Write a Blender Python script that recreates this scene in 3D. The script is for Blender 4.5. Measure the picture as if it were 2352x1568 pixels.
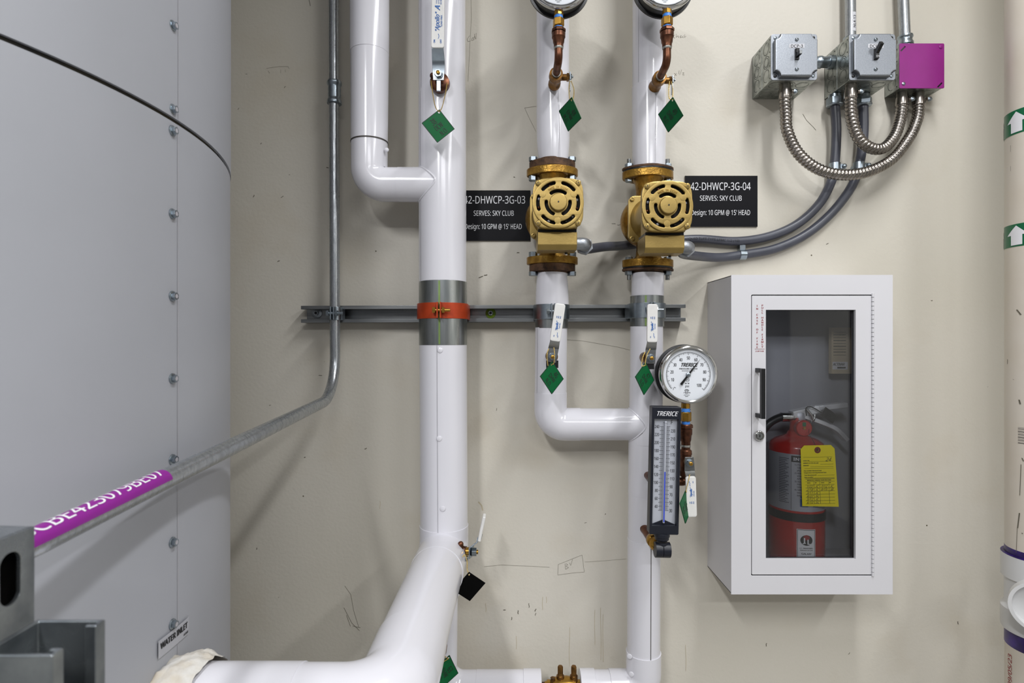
import bpy, bmesh, math, random
from mathutils import Vector as V, Matrix, noise
random.seed(7)
sc = bpy.context.scene
for o in list(bpy.data.objects): bpy.data.objects.remove(o)
PI = math.pi
H = 1.45            # camera height
FPX = 1290.0        # focal length in pixels of a 2352 wide frame
WALL = 1.363        # distance of the wall

# ---------------------------------------------------------------- camera
cd = bpy.data.cameras.new('camera'); cam = bpy.data.objects.new('camera', cd); sc.collection.objects.link(cam)
cam.location = (0, 0, H); cam.rotation_euler = (PI/2, 0, 0)
cd.sensor_width = 36; cd.lens = 36*FPX/2352; cd.clip_start = .02
cd.dof.use_dof = True; cd.dof.focus_distance = 1.24; cd.dof.aperture_fstop = 8
sc.camera = cam
# ---------------------------------------------------------------- world, exposure, lights
w = bpy.data.worlds.new('world'); sc.world = w; w.use_nodes = True
w.node_tree.nodes['Background'].inputs[0].default_value = (.9, .95, 1, 1)
w.node_tree.nodes['Background'].inputs[1].default_value = .05
sc.view_settings.view_transform = 'Standard'; sc.view_settings.look = 'None'
sc.view_settings.gamma = 1; sc.view_settings.use_curve_mapping = False
sc.view_settings.exposure = .95
sc.cycles.max_bounces = 8; sc.cycles.transparent_max_bounces = 12
sc.cycles.caustics_reflective = False; sc.cycles.caustics_refractive = False
CEIL = 3.0
LIGHTS = [  # x, y, length, width, power, along
    (.72, .20, 1.2, .12, 12, 'y'),
    (-.75, -1.3, 1.2, .16, 30, 'y'),
    (1.9, -1.0, 1.2, .16, 14, 'y'),
    (.5, -2.2, 1.2, .2, 20, 'x'),  # unseen light added behind the camera for frontal fill
]
for (lx, ly, ll, lw, lp, al) in LIGHTS:
    L = bpy.data.lights.new('tube_light', 'AREA'); L.shape = 'RECTANGLE'
    L.size, L.size_y = (lw, ll) if al == 'y' else (ll, lw)
    L.energy = lp; L.color = (.97, .98, 1)
    lo = bpy.data.objects.new('tube_light', L); sc.collection.objects.link(lo)
    lo.location = (lx, ly, CEIL-.13)

def lin(c):
    c = c/255.0
    return c/12.92 if c <= .04045 else ((c+.055)/1.055)**2.4
def rgb(t): return (lin(t[0]), lin(t[1]), lin(t[2]), 1)

# ---------------------------------------------------------------- materials
def mat(name, col, rough=.5, metal=0, var=0, scale=20, col2=None, bump=0, bscale=60, coat=0, emit=0, rvar=0, stretch=None, spec=None):
    m = bpy.data.materials.new(name); m.use_nodes = True
    nt = m.node_tree; N = nt.nodes; Lk = nt.links; b = N['Principled BSDF']
    b.inputs['Roughness'].default_value = rough; b.inputs['Metallic'].default_value = metal
    b.inputs['Coat Weight'].default_value = coat
    b.inputs['Coat Roughness'].default_value = .08
    if spec is not None: b.inputs['Specular IOR Level'].default_value = spec
    tc = N.new('ShaderNodeTexCoord'); src = tc.outputs['Object']
    if stretch:
        mp = N.new('ShaderNodeMapping'); mp.inputs['Scale'].default_value = stretch
        Lk.new(src, mp.inputs[0]); src = mp.outputs[0]
    n = N.new('ShaderNodeTexNoise'); n.inputs['Scale'].default_value = scale; n.inputs['Detail'].default_value = 5
    Lk.new(src, n.inputs['Vector'])
    c = rgb(col); d = rgb(col2) if col2 else tuple(x*.75 for x in c[:3])+(1,)
    mx = N.new('ShaderNodeMixRGB'); mx.inputs[1].default_value = c; mx.inputs[2].default_value = d
    rp = N.new('ShaderNodeMapRange'); rp.inputs[1].default_value = .38; rp.inputs[2].default_value = .68
    rp.inputs[3].default_value = 0; rp.inputs[4].default_value = var
    Lk.new(n.outputs[0], rp.inputs[0]); Lk.new(rp.outputs[0], mx.inputs[0]); Lk.new(mx.outputs[0], b.inputs['Base Color'])
    if rvar:
        rr = N.new('ShaderNodeMapRange'); rr.inputs[3].default_value = rough-rvar; rr.inputs[4].default_value = rough+rvar
        Lk.new(n.outputs[0], rr.inputs[0]); Lk.new(rr.outputs[0], b.inputs['Roughness'])
    if bump:
        n2 = N.new('ShaderNodeTexNoise'); n2.inputs['Scale'].default_value = bscale; n2.inputs['Detail'].default_value = 3
        Lk.new(src, n2.inputs['Vector'])
        bp = N.new('ShaderNodeBump'); bp.inputs['Strength'].default_value = bump; bp.inputs['Distance'].default_value = .002
        Lk.new(n2.outputs[0], bp.inputs['Height']); Lk.new(bp.outputs[0], b.inputs['Normal'])
    if emit:
        b.inputs['Emission Color'].default_value = c; b.inputs['Emission Strength'].default_value = emit
    return m

WHITE = mat('white_pvc_jacket', (222, 221, 227), .16, var=.12, scale=6, col2=(206, 205, 210), bump=.05, bscale=14, spec=.5)
JOINT = mat('jacket_seam', (178, 176, 182), .5, var=.5)
DARKSEAM = mat('open_seam', (70, 66, 62), .7, var=.5)
RISERW = mat('white_handle_vinyl', (226, 225, 222), .4, var=.2, scale=60)
TANK = mat('tank_grey_paint', (168, 170, 177), .42, var=.35, scale=5, col2=(158, 160, 166), bump=.03, bscale=8)
TANKGAP = mat('tank_seam_rubber', (22, 22, 22), .8, var=.6, scale=12, col2=(70, 60, 30))
GALV = mat('galvanized_steel', (170, 176, 180), .34, 1, var=.8, scale=55, col2=(105, 112, 118), rvar=.14, bump=.05, bscale=120)
GALVD = mat('strut_steel', (158, 160, 160), .33, .92, var=.9, scale=30, col2=(96, 99, 102), rvar=.12, stretch=(.12, 1, 1.6))
EMT = mat('conduit_steel', (176, 180, 184), .27, .8, var=.6, scale=160, col2=(140, 144, 148), rvar=.1, bump=.12, bscale=260, stretch=(1, 1, .25))
SHIELD = mat('sheet_shield', (176, 180, 180), .3, 1, var=.9, scale=26, col2=(132, 138, 138), rvar=.1, stretch=(3, 3, .3))
ZINC = mat('zinc_bolt', (160, 170, 178), .3, 1, var=.4, scale=90, col2=(130, 140, 150))
CHROME = mat('chrome', (205, 205, 205), .12, 1, var=.1)
BOXG = mat('electrical_box_steel', (176, 180, 176), .36, 1, var=.8, scale=60, col2=(120, 126, 122), rvar=.1)
COVER = mat('cover_steel', (148, 152, 158), .46, .9, var=.5, scale=420, col2=(122, 127, 134), bump=.1, bscale=500)
FLEX = mat('flexible_steel', (158, 152, 146), .26, 1, var=.6, scale=60, col2=(104, 98, 92))
GOLD = mat('gold_paint', (168, 143, 84), .36, .7, var=.3, scale=50, col2=(142, 118, 64), bump=.06, bscale=300)
CAST = mat('gold_cast_iron', (166, 128, 54), .34, .75, var=.8, scale=60, col2=(122, 86, 30), bump=.55, bscale=160)
RUST = mat('rusty_flange', (98, 70, 48), .65, .3, var=.9, scale=70, col2=(48, 34, 26), bump=.5, bscale=200)
BRASS = mat('brass', (176, 136, 60), .28, .9, var=.6, scale=70, col2=(140, 100, 40))
OLDBR = mat('aged_brass', (140, 100, 50), .36, .85, var=.9, scale=80, col2=(70, 48, 26), bump=.2)
COPPER = mat('aged_copper', (112, 72, 52), .36, .8, var=.9, scale=60, col2=(56, 34, 26), bump=.12, bscale=120)
SOLDER = mat('solder', (170, 170, 164), .4, .9, var=.5, scale=100)
BLUE = mat('blue_tape', (60, 128, 214), .5, var=.4, scale=90)
BLUEINK = mat('blue_ink', (28, 98, 176), .5, var=.1)
BLACKINK = mat('black_ink', (24, 24, 26), .6, var=.2)
WHITEINK = mat('white_ink', (232, 232, 236), .5, var=.1)
REDINK = mat('red_ink', (150, 24, 34), .5, var=.2)
GREEN = mat('green_tag', (12, 92, 50), .45, var=.1, scale=40, spec=.15)
TAGBLACK = mat('black_tag', (5, 5, 6), .5, var=.1, spec=.08)
SIGNB = mat('sign_black', (12, 12, 17), .5, var=.1, spec=.15)
SIGNE = mat('sign_edge', (196, 192, 182), .5, var=.1)
HOSE = mat('grey_liquidtight_hose', (74, 76, 86), .36, var=.35, scale=30, col2=(50, 52, 60))
ORANGE = mat('orange_clamp', (186, 66, 26), .36, .25, var=.5, scale=40, col2=(140, 44, 18))
PURPLE = mat('purple_cover', (140, 22, 124), .5, var=.4, scale=18, col2=(124, 20, 108), bump=.05)
PURPLEL = mat('purple_label', (134, 26, 138), .4, var=.15)
PRIMER = mat('purple_primer', (62, 34, 132), .35, var=.9, scale=24, col2=(22, 14, 46))
BLACK = mat('black_plastic', (16, 17, 20), .36, var=.2)
THERMO = mat('thermometer_case', (18, 22, 34), .4, var=.25, scale=50)
DARKIN = mat('painted_inside_shade', (16, 13, 10), .8, var=.3)  # near-black colour painted as shade inside slotted parts
DIAL = mat('dial_face', (226, 230, 236), .45, var=.06)
SCALEF = mat('scale_plate', (196, 200, 210), .35, .3, var=.1)
SPIRIT = mat('blue_spirit', (50, 74, 206), .3, var=.1)
CABW = mat('cabinet_white', (214, 213, 217), .36, var=.06, scale=9)
CABIN = mat('cabinet_inside', (168, 170, 178), .5, var=.1, scale=9)
RED = mat('extinguisher_red', (176, 26, 18), .24, var=.25, scale=20, coat=.4)
ALU = mat('aluminium_label', (178, 180, 188), .4, .4, var=.3, scale=20)
YELLOW = mat('yellow_tag', (250, 232, 10), .5, var=.08)
CREAM = mat('cream_paper', (206, 192, 164), .7, var=.1)
PVC = mat('cream_pvc', (214, 206, 194), .34, var=.4, scale=9, col2=(202, 190, 172))
PVCW = mat('white_pvc_fitting', (214, 214, 214), .34, var=.25, scale=10)
GREENB = mat('green_band', (4, 100, 62), .35, var=.1)
FOAM = mat('raw_insulation', (212, 209, 203), .85, var=.7, scale=40, col2=(190, 176, 152), bump=.9, bscale=90)
WASHG = mat('green_washer', (140, 176, 50), .4, .3, var=.5, scale=60)
CEILM = mat('ceiling_paint', (236, 236, 232), .8, var=.2)
FLOORM = mat('concrete_floor', (142, 140, 135), .7, var=.4, scale=3)
ROOMW = mat('room_wall_paint', (214, 212, 206), .7, var=.2, scale=2)
LAMPW = mat('lamp_housing', (230, 230, 230), .5, var=.05)
TUBEM = mat('lamp_diffuser', (250, 252, 255), .5, emit=3)
PENCIL = mat('pencil_line', (128, 123, 110), .8, var=.6, scale=80)
PENCILL = mat('faint_pencil_line', (150, 146, 132), .8, var=.6, scale=80)
SCUFF = mat('dark_scuff', (104, 98, 84), .8, var=.8, scale=120)
BROWNST = mat('rust_drip', (196, 184, 158), .8, var=.8, scale=60)

def wall_material():
    m = bpy.data.materials.new('wall_paint'); m.use_nodes = True
    nt = m.node_tree; N = nt.nodes; Lk = nt.links; b = N['Principled BSDF']
    b.inputs['Roughness'].default_value = .5; b.inputs['Specular IOR Level'].default_value = .35
    tc = N.new('ShaderNodeTexCoord')
    def noi(s, det=4):
        n = N.new('ShaderNodeTexNoise'); n.inputs['Scale'].default_value = s; n.inputs['Detail'].default_value = det
        Lk.new(tc.outputs['Object'], n.inputs['Vector']); return n
    def rng(src, a, c, lo, hi):
        r = N.new('ShaderNodeMapRange'); r.inputs[1].default_value = a; r.inputs[2].default_value = c
        r.inputs[3].default_value = lo; r.inputs[4].default_value = hi; Lk.new(src, r.inputs[0]); return r.outputs[0]
    def mix(f, a, c):
        x = N.new('ShaderNodeMixRGB'); Lk.new(f, x.inputs[0])
        if isinstance(a, tuple): x.inputs[1].default_value = a
        else: Lk.new(a, x.inputs[1])
        x.inputs[2].default_value = c; return x.outputs[0]
    col = mix(rng(noi(1.6).outputs[0], .35, .7, 0, .55), rgb((212, 207, 196)), rgb((200, 194, 178)))
    col = mix(rng(noi(5, 6).outputs[0], .55, .75, 0, .35), col, rgb((196, 184, 162)))
    v = N.new('ShaderNodeTexVoronoi'); v.inputs['Scale'].default_value = 20; Lk.new(tc.outputs['Object'], v.inputs['Vector'])
    d = N.new('ShaderNodeTexVoronoi'); d.inputs['Scale'].default_value = 20; Lk.new(tc.outputs['Object'], d.inputs['Vector'])
    sp = rng(d.outputs['Distance'], .028, .045, 1, 0)
    gate = rng(noi(9, 2).outputs[0], .60, .62, 0, 1)
    mu = N.new('ShaderNodeMath'); mu.operation = 'MULTIPLY'; Lk.new(sp, mu.inputs[0]); Lk.new(gate, mu.inputs[1])
    col = mix(mu.outputs[0], col, rgb((96, 88, 70)))
    Lk.new(col, b.inputs['Base Color'])
    bp = N.new('ShaderNodeBump'); bp.inputs['Strength'].default_value = .35; bp.inputs['Distance'].default_value = .0012
    Lk.new(noi(130, 3).outputs[0], bp.inputs['Height']); Lk.new(bp.outputs[0], b.inputs['Normal'])
    return m
WALLM = wall_material()

def glass_material():
    m = bpy.data.materials.new('cabinet_glass'); m.use_nodes = True
    nt = m.node_tree; N = nt.nodes; Lk = nt.links; out = N['Material Output']; N.remove(N['Principled BSDF'])
    t = N.new('ShaderNodeBsdfTransparent'); t.inputs[0].default_value = (.96, .965, .975, 1)
    g = N.new('ShaderNodeBsdfGlossy'); g.inputs['Roughness'].default_value = .03
    f = N.new('ShaderNodeFresnel'); f.inputs[0].default_value = 1.5
    n = N.new('ShaderNodeTexNoise'); n.inputs['Scale'].default_value = 260
    r = N.new('ShaderNodeMapRange'); r.inputs[1].default_value = .76; r.inputs[2].default_value = .8; r.inputs[4].default_value = .35
    tc = N.new('ShaderNodeTexCoord'); Lk.new(tc.outputs['Object'], n.inputs['Vector']); Lk.new(n.outputs[0], r.inputs[0])
    ad = N.new('ShaderNodeMath'); ad.operation = 'ADD'; Lk.new(f.outputs[0], ad.inputs[0]); Lk.new(r.outputs[0], ad.inputs[1])
    mx = N.new('ShaderNodeMixShader'); Lk.new(ad.outputs[0], mx.inputs[0]); Lk.new(t.outputs[0], mx.inputs[1]); Lk.new(g.outputs[0], mx.inputs[2])
    Lk.new(mx.outputs[0], out.inputs[0]); return m
BEAD = mat('bead_brass', (222, 192, 112), .3, .7, var=.2)
GLASS = glass_material()
FGM = mat('weathered_galvanizing', (158, 164, 168), .3, .9, var=.9, scale=30, col2=(104, 110, 116), rvar=.1)
ALUB = mat('cast_aluminium', (226, 228, 232), .34, .3, var=.3, scale=60)
STAMP = mat('stamped_groove', (84, 88, 84), .6, var=.3)

# Blender's own bundled sans font when it is there, else its built-in font
FONT = None
try:
    import os
    _fp = os.path.join(bpy.utils.system_resource('DATAFILES'), 'fonts', 'NotoSansHebrew-Regular.woff2')
    if os.path.exists(_fp): FONT = bpy.data.fonts.load(_fp)
except Exception:
    FONT = None
# ---------------------------------------------------------------- geometry helpers
def P(px, py, D): return V(((px-1176)/FPX*D, D, H-(py-784)/FPX*D))
def frame(o, x, y):
    x = V(x).normalized(); y = V(y).normalized(); z = x.cross(y).normalized(); y = z.cross(x)
    M = Matrix(((x.x, y.x, z.x, o[0]), (x.y, y.y, z.y, o[1]), (x.z, y.z, z.z, o[2]), (0, 0, 0, 1)))
    return M
def front(o, roll=0):      # local x right, y up, z towards the room
    return frame(o, (math.cos(roll), 0, math.sin(roll)), (-math.sin(roll), 0, math.cos(roll)))
def perp(a):
    a = V(a).normalized(); r = V((0, 0, 1)) if abs(a.z) < .9 else V((0, 1, 0))
    u = a.cross(r).normalized(); return u, a.cross(u).normalized()

_cap = []
def cap():
    if not _cap:
        c = bpy.data.curves.new('tmp', 'FONT'); c.body = 'H'; c.size = 1
        if FONT: c.font = FONT
        o = bpy.data.objects.new('tmp', c); sc.collection.objects.link(o); bpy.context.view_layer.update()
        me = bpy.data.meshes.new_from_object(o.evaluated_get(bpy.context.evaluated_depsgraph_get())); ys = [q.co.y for q in me.vertices]
        _cap.append(max(ys)-min(ys)); bpy.data.objects.remove(o); bpy.data.curves.remove(c); bpy.data.meshes.remove(me)
    return _cap[0]
class MB:
    def __init__(s): s.v = []; s.f = []; s.m = []; s.mats = []; s.wn = False; s.wn = False
    def mi(s, m):
        if m not in s.mats: s.mats.append(m)
        return s.mats.index(m)
    def add(s, vs, fs, m):
        b = len(s.v); s.v += [V(q) for q in vs]; k = s.mi(m)
        for f in fs: s.f.append([b+i for i in f]); s.m.append(k)
        return s
    def box(s, a, b, m, M=None):      # corners a, b
        x0, y0, z0 = a; x1, y1, z1 = b
        vs = [V((x, y, z)) for x in (x0, x1) for y in (y0, y1) for z in (z0, z1)]
        if M: vs = [M @ q for q in vs]
        return s.add(vs, [(0, 1, 3, 2), (4, 6, 7, 5), (0, 4, 5, 1), (2, 3, 7, 6), (0, 2, 6, 4), (1, 5, 7, 3)], m)
    def cyl(s, p0, p1, r0, m, r1=None, n=32, caps=True, rot=0):
        r1 = r0 if r1 is None else r1; p0 = V(p0); p1 = V(p1); u, w_ = perp(p1-p0)
        vs = [p0+(u*math.cos(rot+2*PI*i/n)+w_*math.sin(rot+2*PI*i/n))*r0 for i in range(n)]
        vs += [p1+(u*math.cos(rot+2*PI*i/n)+w_*math.sin(rot+2*PI*i/n))*r1 for i in range(n)]
        fs = [(i, (i+1) % n, n+(i+1) % n, n+i) for i in range(n)]
        if caps: fs += [tuple(range(n))[::-1], tuple(range(n, 2*n))]
        return s.add(vs, fs, m)
    def lathe(s, o, axis, prof, m, n=40, rot=0):   # prof: (dist along axis, r)
        o = V(o); a = V(axis).normalized(); u, w_ = perp(a); vs = []; fs = []
        for (d, r) in prof:
            for i in range(n):
                t = rot+2*PI*i/n; vs.append(o+a*d+(u*math.cos(t)+w_*math.sin(t))*max(r, 1e-5))
        for j in range(len(prof)-1):
            for i in range(n): fs.append((j*n+i, j*n+(i+1) % n, (j+1)*n+(i+1) % n, (j+1)*n+i))
        k = len(prof)-1
        if prof[0][1] > 1e-4: fs.append(tuple(range(n))[::-1])
        if prof[k][1] > 1e-4: fs.append(tuple(k*n+i for i in range(n)))
        return s.add(vs, fs, m)
    def tube(s, pts, r, m, n=20, caps=True, ry=None):     # r: number or list
        pts = [V(p) for p in pts]; k = len(pts); rs = r if isinstance(r, (list, tuple)) else [r]*k
        vs = []; fs = []; t0 = (pts[1]-pts[0]).normalized(); u, w_ = perp(t0); prev = t0
        for j in range(k):
            t = (pts[min(j+1, k-1)]-pts[max(j-1, 0)])
            t = t.normalized() if t.length > 1e-9 else prev
            q = prev.rotation_difference(t); u = q @ u; w_ = q @ w_; prev = t
            for i in range(n):
                a = 2*PI*i/n; vs.append(pts[j]+(u*math.cos(a)+w_*math.sin(a))*rs[j])
        for j in range(k-1):
            for i in range(n): fs.append((j*n+i, j*n+(i+1) % n, (j+1)*n+(i+1) % n, (j+1)*n+i))
        if caps: fs += [tuple(range(n))[::-1], tuple((k-1)*n+i for i in range(n))]
        return s.add(vs, fs, m)
    def hexnut(s, o, axis, r, h, m): return s.cyl(V(o), V(o)+V(axis).normalized()*h, r, m, n=6)
    def prism(s, poly, M, t, m):      # poly in local xy, thickness from z=0 to z=t
        n = len(poly); vs = [M @ V((x, y, 0)) for x, y in poly]+[M @ V((x, y, t)) for x, y in poly]
        fs = [tuple(range(n))[::-1], tuple(range(n, 2*n))]+[(i, (i+1) % n, n+(i+1) % n, n+i) for i in range(n)]
        return s.add(vs, fs, m)
    def plate(s, outer, holes, M, t, m, bev=0):      # plate with holes, z 0..t
        c = bpy.data.curves.new('tmp', 'CURVE'); c.dimensions = '2D'; c.fill_mode = 'BOTH'
        c.extrude = max(t/2-bev, 1e-5); c.bevel_depth = bev; c.bevel_resolution = 1; c.offset = -bev
        s.wn = True
        for lp in [outer]+holes:
            sp = c.splines.new('POLY'); sp.points.add(len(lp)-1); sp.use_cyclic_u = True
            for i, (x, y) in enumerate(lp): sp.points[i].co = (x, y, 0, 1)
        return s._curve(c, M @ Matrix.Translation((0, 0, t/2)), m)
    def _curve(s, c, M, m, fn=None, cut=None):
        o = bpy.data.objects.new('tmp', c); sc.collection.objects.link(o)
        dg = bpy.context.evaluated_depsgraph_get(); dg.update()
        me = bpy.data.meshes.new_from_object(o.evaluated_get(dg))
        if cut:
            bm = bmesh.new(); bm.from_mesh(me)
            xs = [q.co.x for q in bm.verts]; ys = [q.co.y for q in bm.verts]
            for ax, st in ((0, cut[0]), (1, cut[1])):
                if not st or not xs: continue
                L_ = (xs, ys)[ax]; a = min(L_)+st
                while a < max(L_):
                    co = (a, 0, 0) if ax == 0 else (0, a, 0); no = (1, 0, 0) if ax == 0 else (0, 1, 0)
                    bmesh.ops.bisect_plane(bm, geom=bm.verts[:]+bm.edges[:]+bm.faces[:], plane_co=co, plane_no=no); a += st
            bm.to_mesh(me); bm.free()
        vs = [fn(q.co.x, q.co.y) if fn else M @ q.co for q in me.vertices]
        s.add(vs, [tuple(p.vertices) for p in me.polygons], m)
        bpy.data.objects.remove(o); bpy.data.curves.remove(c); bpy.data.meshes.remove(me); return s
    def text(s, body, M, h, m, sx=1, shear=0, bold=0, al='CENTER', fn=None, cut=None, ext=0, lift=.0004, sp=1, wd=None):
        c = bpy.data.curves.new('tmp', 'FONT'); c.body = body; c.size = 1
        if FONT: c.font = FONT
        k = h/cap(); c.align_x = al; c.align_y = 'CENTER'; c.shear = shear; c.extrude = ext/k; c.space_character = sp; c.resolution_u = 4
        if wd:
            o = bpy.data.objects.new('tmp', c); sc.collection.objects.link(o)
            me = bpy.data.meshes.new_from_object(o.evaluated_get(bpy.context.evaluated_depsgraph_get())); xs = [q.co.x for q in me.vertices]
            sx = wd/((max(xs)-min(xs))*k); bpy.data.objects.remove(o); bpy.data.meshes.remove(me)
        b = bold*.8
        offs = [(0, 0)] if bold < .0001 else ([(-b, 0), (b, 0)] if bold < .00045 else [(-b, 0), (b, 0), (0, b*.6), (0, -b*.6)])
        for n_, (ox, oy) in enumerate(offs):
            cc_ = c.copy() if n_ < len(offs)-1 else c
            if fn: s._curve(cc_, None, m, fn=lambda x, y, ox=ox, oy=oy, n_=n_: fn(x*sx*k+ox, y*k+oy)-V((0, .00003*n_, 0)), cut=(cut[0]/k/sx, cut[1]/k) if cut else None)
            else: s._curve(cc_, M @ Matrix.Translation((ox, oy, lift+.00003*n_)) @ Matrix.Diagonal((sx*k, k, k, 1)), m)
        return s
    def ring(s, M, r, t, m, n=28, a0=0, a1=2*PI):       # flat thin ring line, lifted
        k = n; vs = []; fs = []
        for i in range(k+1):
            a = a0+(a1-a0)*i/k
            vs += [M @ V((math.cos(a)*(r-t/2), math.sin(a)*(r-t/2), .0004)), M @ V((math.cos(a)*(r+t/2), math.sin(a)*(r+t/2), .0004))]
        for i in range(k): fs.append((2*i, 2*i+1, 2*i+3, 2*i+2))
        return s.add(vs, fs, m)
    def quad(s, M, x0, y0, x1, y1, m, z=.0004):
        return s.add([M @ V((x0, y0, z)), M @ V((x1, y0, z)), M @ V((x1, y1, z)), M @ V((x0, y1, z))], [(0, 1, 2, 3)], m)
    def line(s, M, pts, t, m, z=.0004):
        for (a, b) in zip(pts, pts[1:]):
            a = V(a); b = V(b); d = b-a
            if d.length < 1e-7: continue
            d.normalize(); n_ = V((-d.y, d.x))*t/2
            s.add([M @ V((q.x, q.y, z)) for q in (a-n_, b-n_, b+n_, a+n_)], [(0, 1, 2, 3)], m)
        return s
    def sphere(s, c, r, m, n=12, k=8, sc_=(1, 1, 1)):
        pr = [(-math.cos(PI*i/k)*r, math.sin(PI*i/k)*r) for i in range(k+1)]
        b = len(s.v); s.lathe(c, (0, 0, 1), pr, m, n)
        for i in range(b, len(s.v)):
            q = s.v[i]-V(c); s.v[i] = V(c)+V((q.x*sc_[0], q.y*sc_[1], q.z*sc_[2]))
        return s
    def beads(s, pts, r, m):
        t = (1+5**.5)/2; iv = [(-1, t, 0), (1, t, 0), (-1, -t, 0), (1, -t, 0), (0, -1, t), (0, 1, t), (0, -1, -t), (0, 1, -t), (t, 0, -1), (t, 0, 1), (-t, 0, -1), (-t, 0, 1)]
        iff = [(0, 11, 5), (0, 5, 1), (0, 1, 7), (0, 7, 10), (0, 10, 11), (1, 5, 9), (5, 11, 4), (11, 10, 2), (10, 7, 6), (7, 1, 8), (3, 9, 4), (3, 4, 2), (3, 2, 6), (3, 6, 8), (3, 8, 9), (4, 9, 5), (2, 4, 11), (6, 2, 10), (8, 6, 7), (9, 8, 1)]
        pts = resample(pts, r*2.15)
        for p in pts: s.add([p+V(q).normalized()*r for q in iv], iff, m)
        s.tube(pts, r*.3, m, n=5); return s
    def build(s, name, parent=None, bevel=0, flat=False, seg=2, smooth_all=False):
        me = bpy.data.meshes.new(name); org = ORG.get(parent, V((0, 0, 0)))
        if parent is None and s.v:
            lo = V((min(q.x for q in s.v), min(q.y for q in s.v), min(q.z for q in s.v))); hi = V((max(q.x for q in s.v), max(q.y for q in s.v), max(q.z for q in s.v)))
            org = V(((lo.x+hi.x)/2, (lo.y+hi.y)/2, lo.z))
        me.from_pydata([tuple(q-org) for q in s.v], [], s.f)
        for m in s.mats: me.materials.append(m)
        for p, k in zip(me.polygons, s.m): p.material_index = k; p.use_smooth = not flat
        me.validate(); me.update()
        bm = bmesh.new(); bm.from_mesh(me); bmesh.ops.remove_doubles(bm, verts=bm.verts, dist=1e-6)
        bm.to_mesh(me); bm.free()
        if not flat and not smooth_all: me.set_sharp_from_angle(angle=math.radians(38))
        o = bpy.data.objects.new(name, me); sc.collection.objects.link(o)
        if parent is not None: o.parent = parent; ORG[o] = org
        else: o.location = org; ORG[o] = org
        if s.wn and not bevel and not flat:
            md = o.modifiers.new('weighted_normal', 'WEIGHTED_NORMAL'); md.keep_sharp = True; md.weight = 80
        if bevel:
            md = o.modifiers.new('bevel', 'BEVEL'); md.width = bevel; md.segments = seg; md.limit_method = 'ANGLE'
            md.angle_limit = math.radians(40); md.harden_normals = True
        return o
ORG = {}
def tag(o, label, cat, group=None):
    o['label'] = label; o['category'] = cat
    if group: o['group'] = group
    return o
def thing(name, loc, label, cat, group=None):
    o = bpy.data.objects.new(name, None); sc.collection.objects.link(o); o.location = loc; ORG[o] = V(loc)
    o.empty_display_size = .05
    return tag(o, label, cat, group)
def struct(o): o['kind'] = 'structure'; return o
def spline(pts, n=12):
    pts = [V(p) for p in pts]; q = [pts[0]*2-pts[1]]+pts+[pts[-1]*2-pts[-2]]; out = []
    for i in range(1, len(q)-2):
        a, b, c, d = q[i-1:i+3]
        for k in range(n):
            t = k/n; out.append(.5*((2*b)+(c-a)*t+(2*a-5*b+4*c-d)*t*t+(3*b-a-3*c+d)*t**3))
    return out+[pts[-1]]
def resample(pts, step):
    pts = [V(p) for p in pts]; out = [pts[0]]; acc = 0
    for a, b in zip(pts, pts[1:]):
        L_ = (b-a).length; t = step-acc
        while t <= L_: out.append(a+(b-a)*(t/L_)); t += step
        acc = L_-(t-step)
    return out
def bend(pts, r, n=10):      # polyline with rounded corners
    pts = [V(p) for p in pts]; out = [pts[0]]
    for i in range(1, len(pts)-1):
        a = (pts[i-1]-pts[i]); b = (pts[i+1]-pts[i]); rr = min(r, a.length*.49, b.length*.49)
        a = a.normalized(); b = b.normalized()
        ang = a.angle(b); d = rr/math.tan(ang/2); d = min(d, (pts[i-1]-pts[i]).length*.98, (pts[i+1]-pts[i]).length*.98)
        R = d*math.tan(ang/2); c = pts[i]+(a+b).normalized()*(R/math.sin(ang/2))
        s0 = pts[i]+a*d-c; s1 = pts[i]+b*d-c
        for k in range(n+1): out.append(c+s0.slerp(s1, k/n).normalized()*R if True else None)
    return out+[pts[-1]]
def circ(cx, cy, r, n=24): return [(cx+r*math.cos(2*PI*i/n), cy+r*math.sin(2*PI*i/n)) for i in range(n)]
def rrect(x0, y0, x1, y1, r, n=5):
    o = []
    for cx, cy, a in ((x1-r, y1-r, 0), (x0+r, y1-r, PI/2), (x0+r, y0+r, PI), (x1-r, y0+r, 1.5*PI)):
        for k in range(n+1): o.append((cx+r*math.cos(a+k*PI/2/n), cy+r*math.sin(a+k*PI/2/n)))
    return o
def arcslot(r0, r1, a0, a1, n=12):
    rm = (r0+r1)/2; w_ = (r1-r0)/2; o = []
    for k in range(n+1): a = a0+(a1-a0)*k/n; o.append((r1*math.cos(a), r1*math.sin(a)))
    for k in range(1, 6): t = a1+k*PI/6; o.append((rm*math.cos(a1)+w_*math.cos(t), rm*math.sin(a1)+w_*math.sin(t)))
    for k in range(n+1): a = a1+(a0-a1)*k/n; o.append((r0*math.cos(a), r0*math.sin(a)))
    for k in range(1, 6): t = a0+PI+k*PI/6; o.append((rm*math.cos(a0)+w_*math.cos(t), rm*math.sin(a0)+w_*math.sin(t)))
    return o
UP = V((0, 0, 1)); BK = V((0, 1, 0)); RT = V((1, 0, 0))

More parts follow.
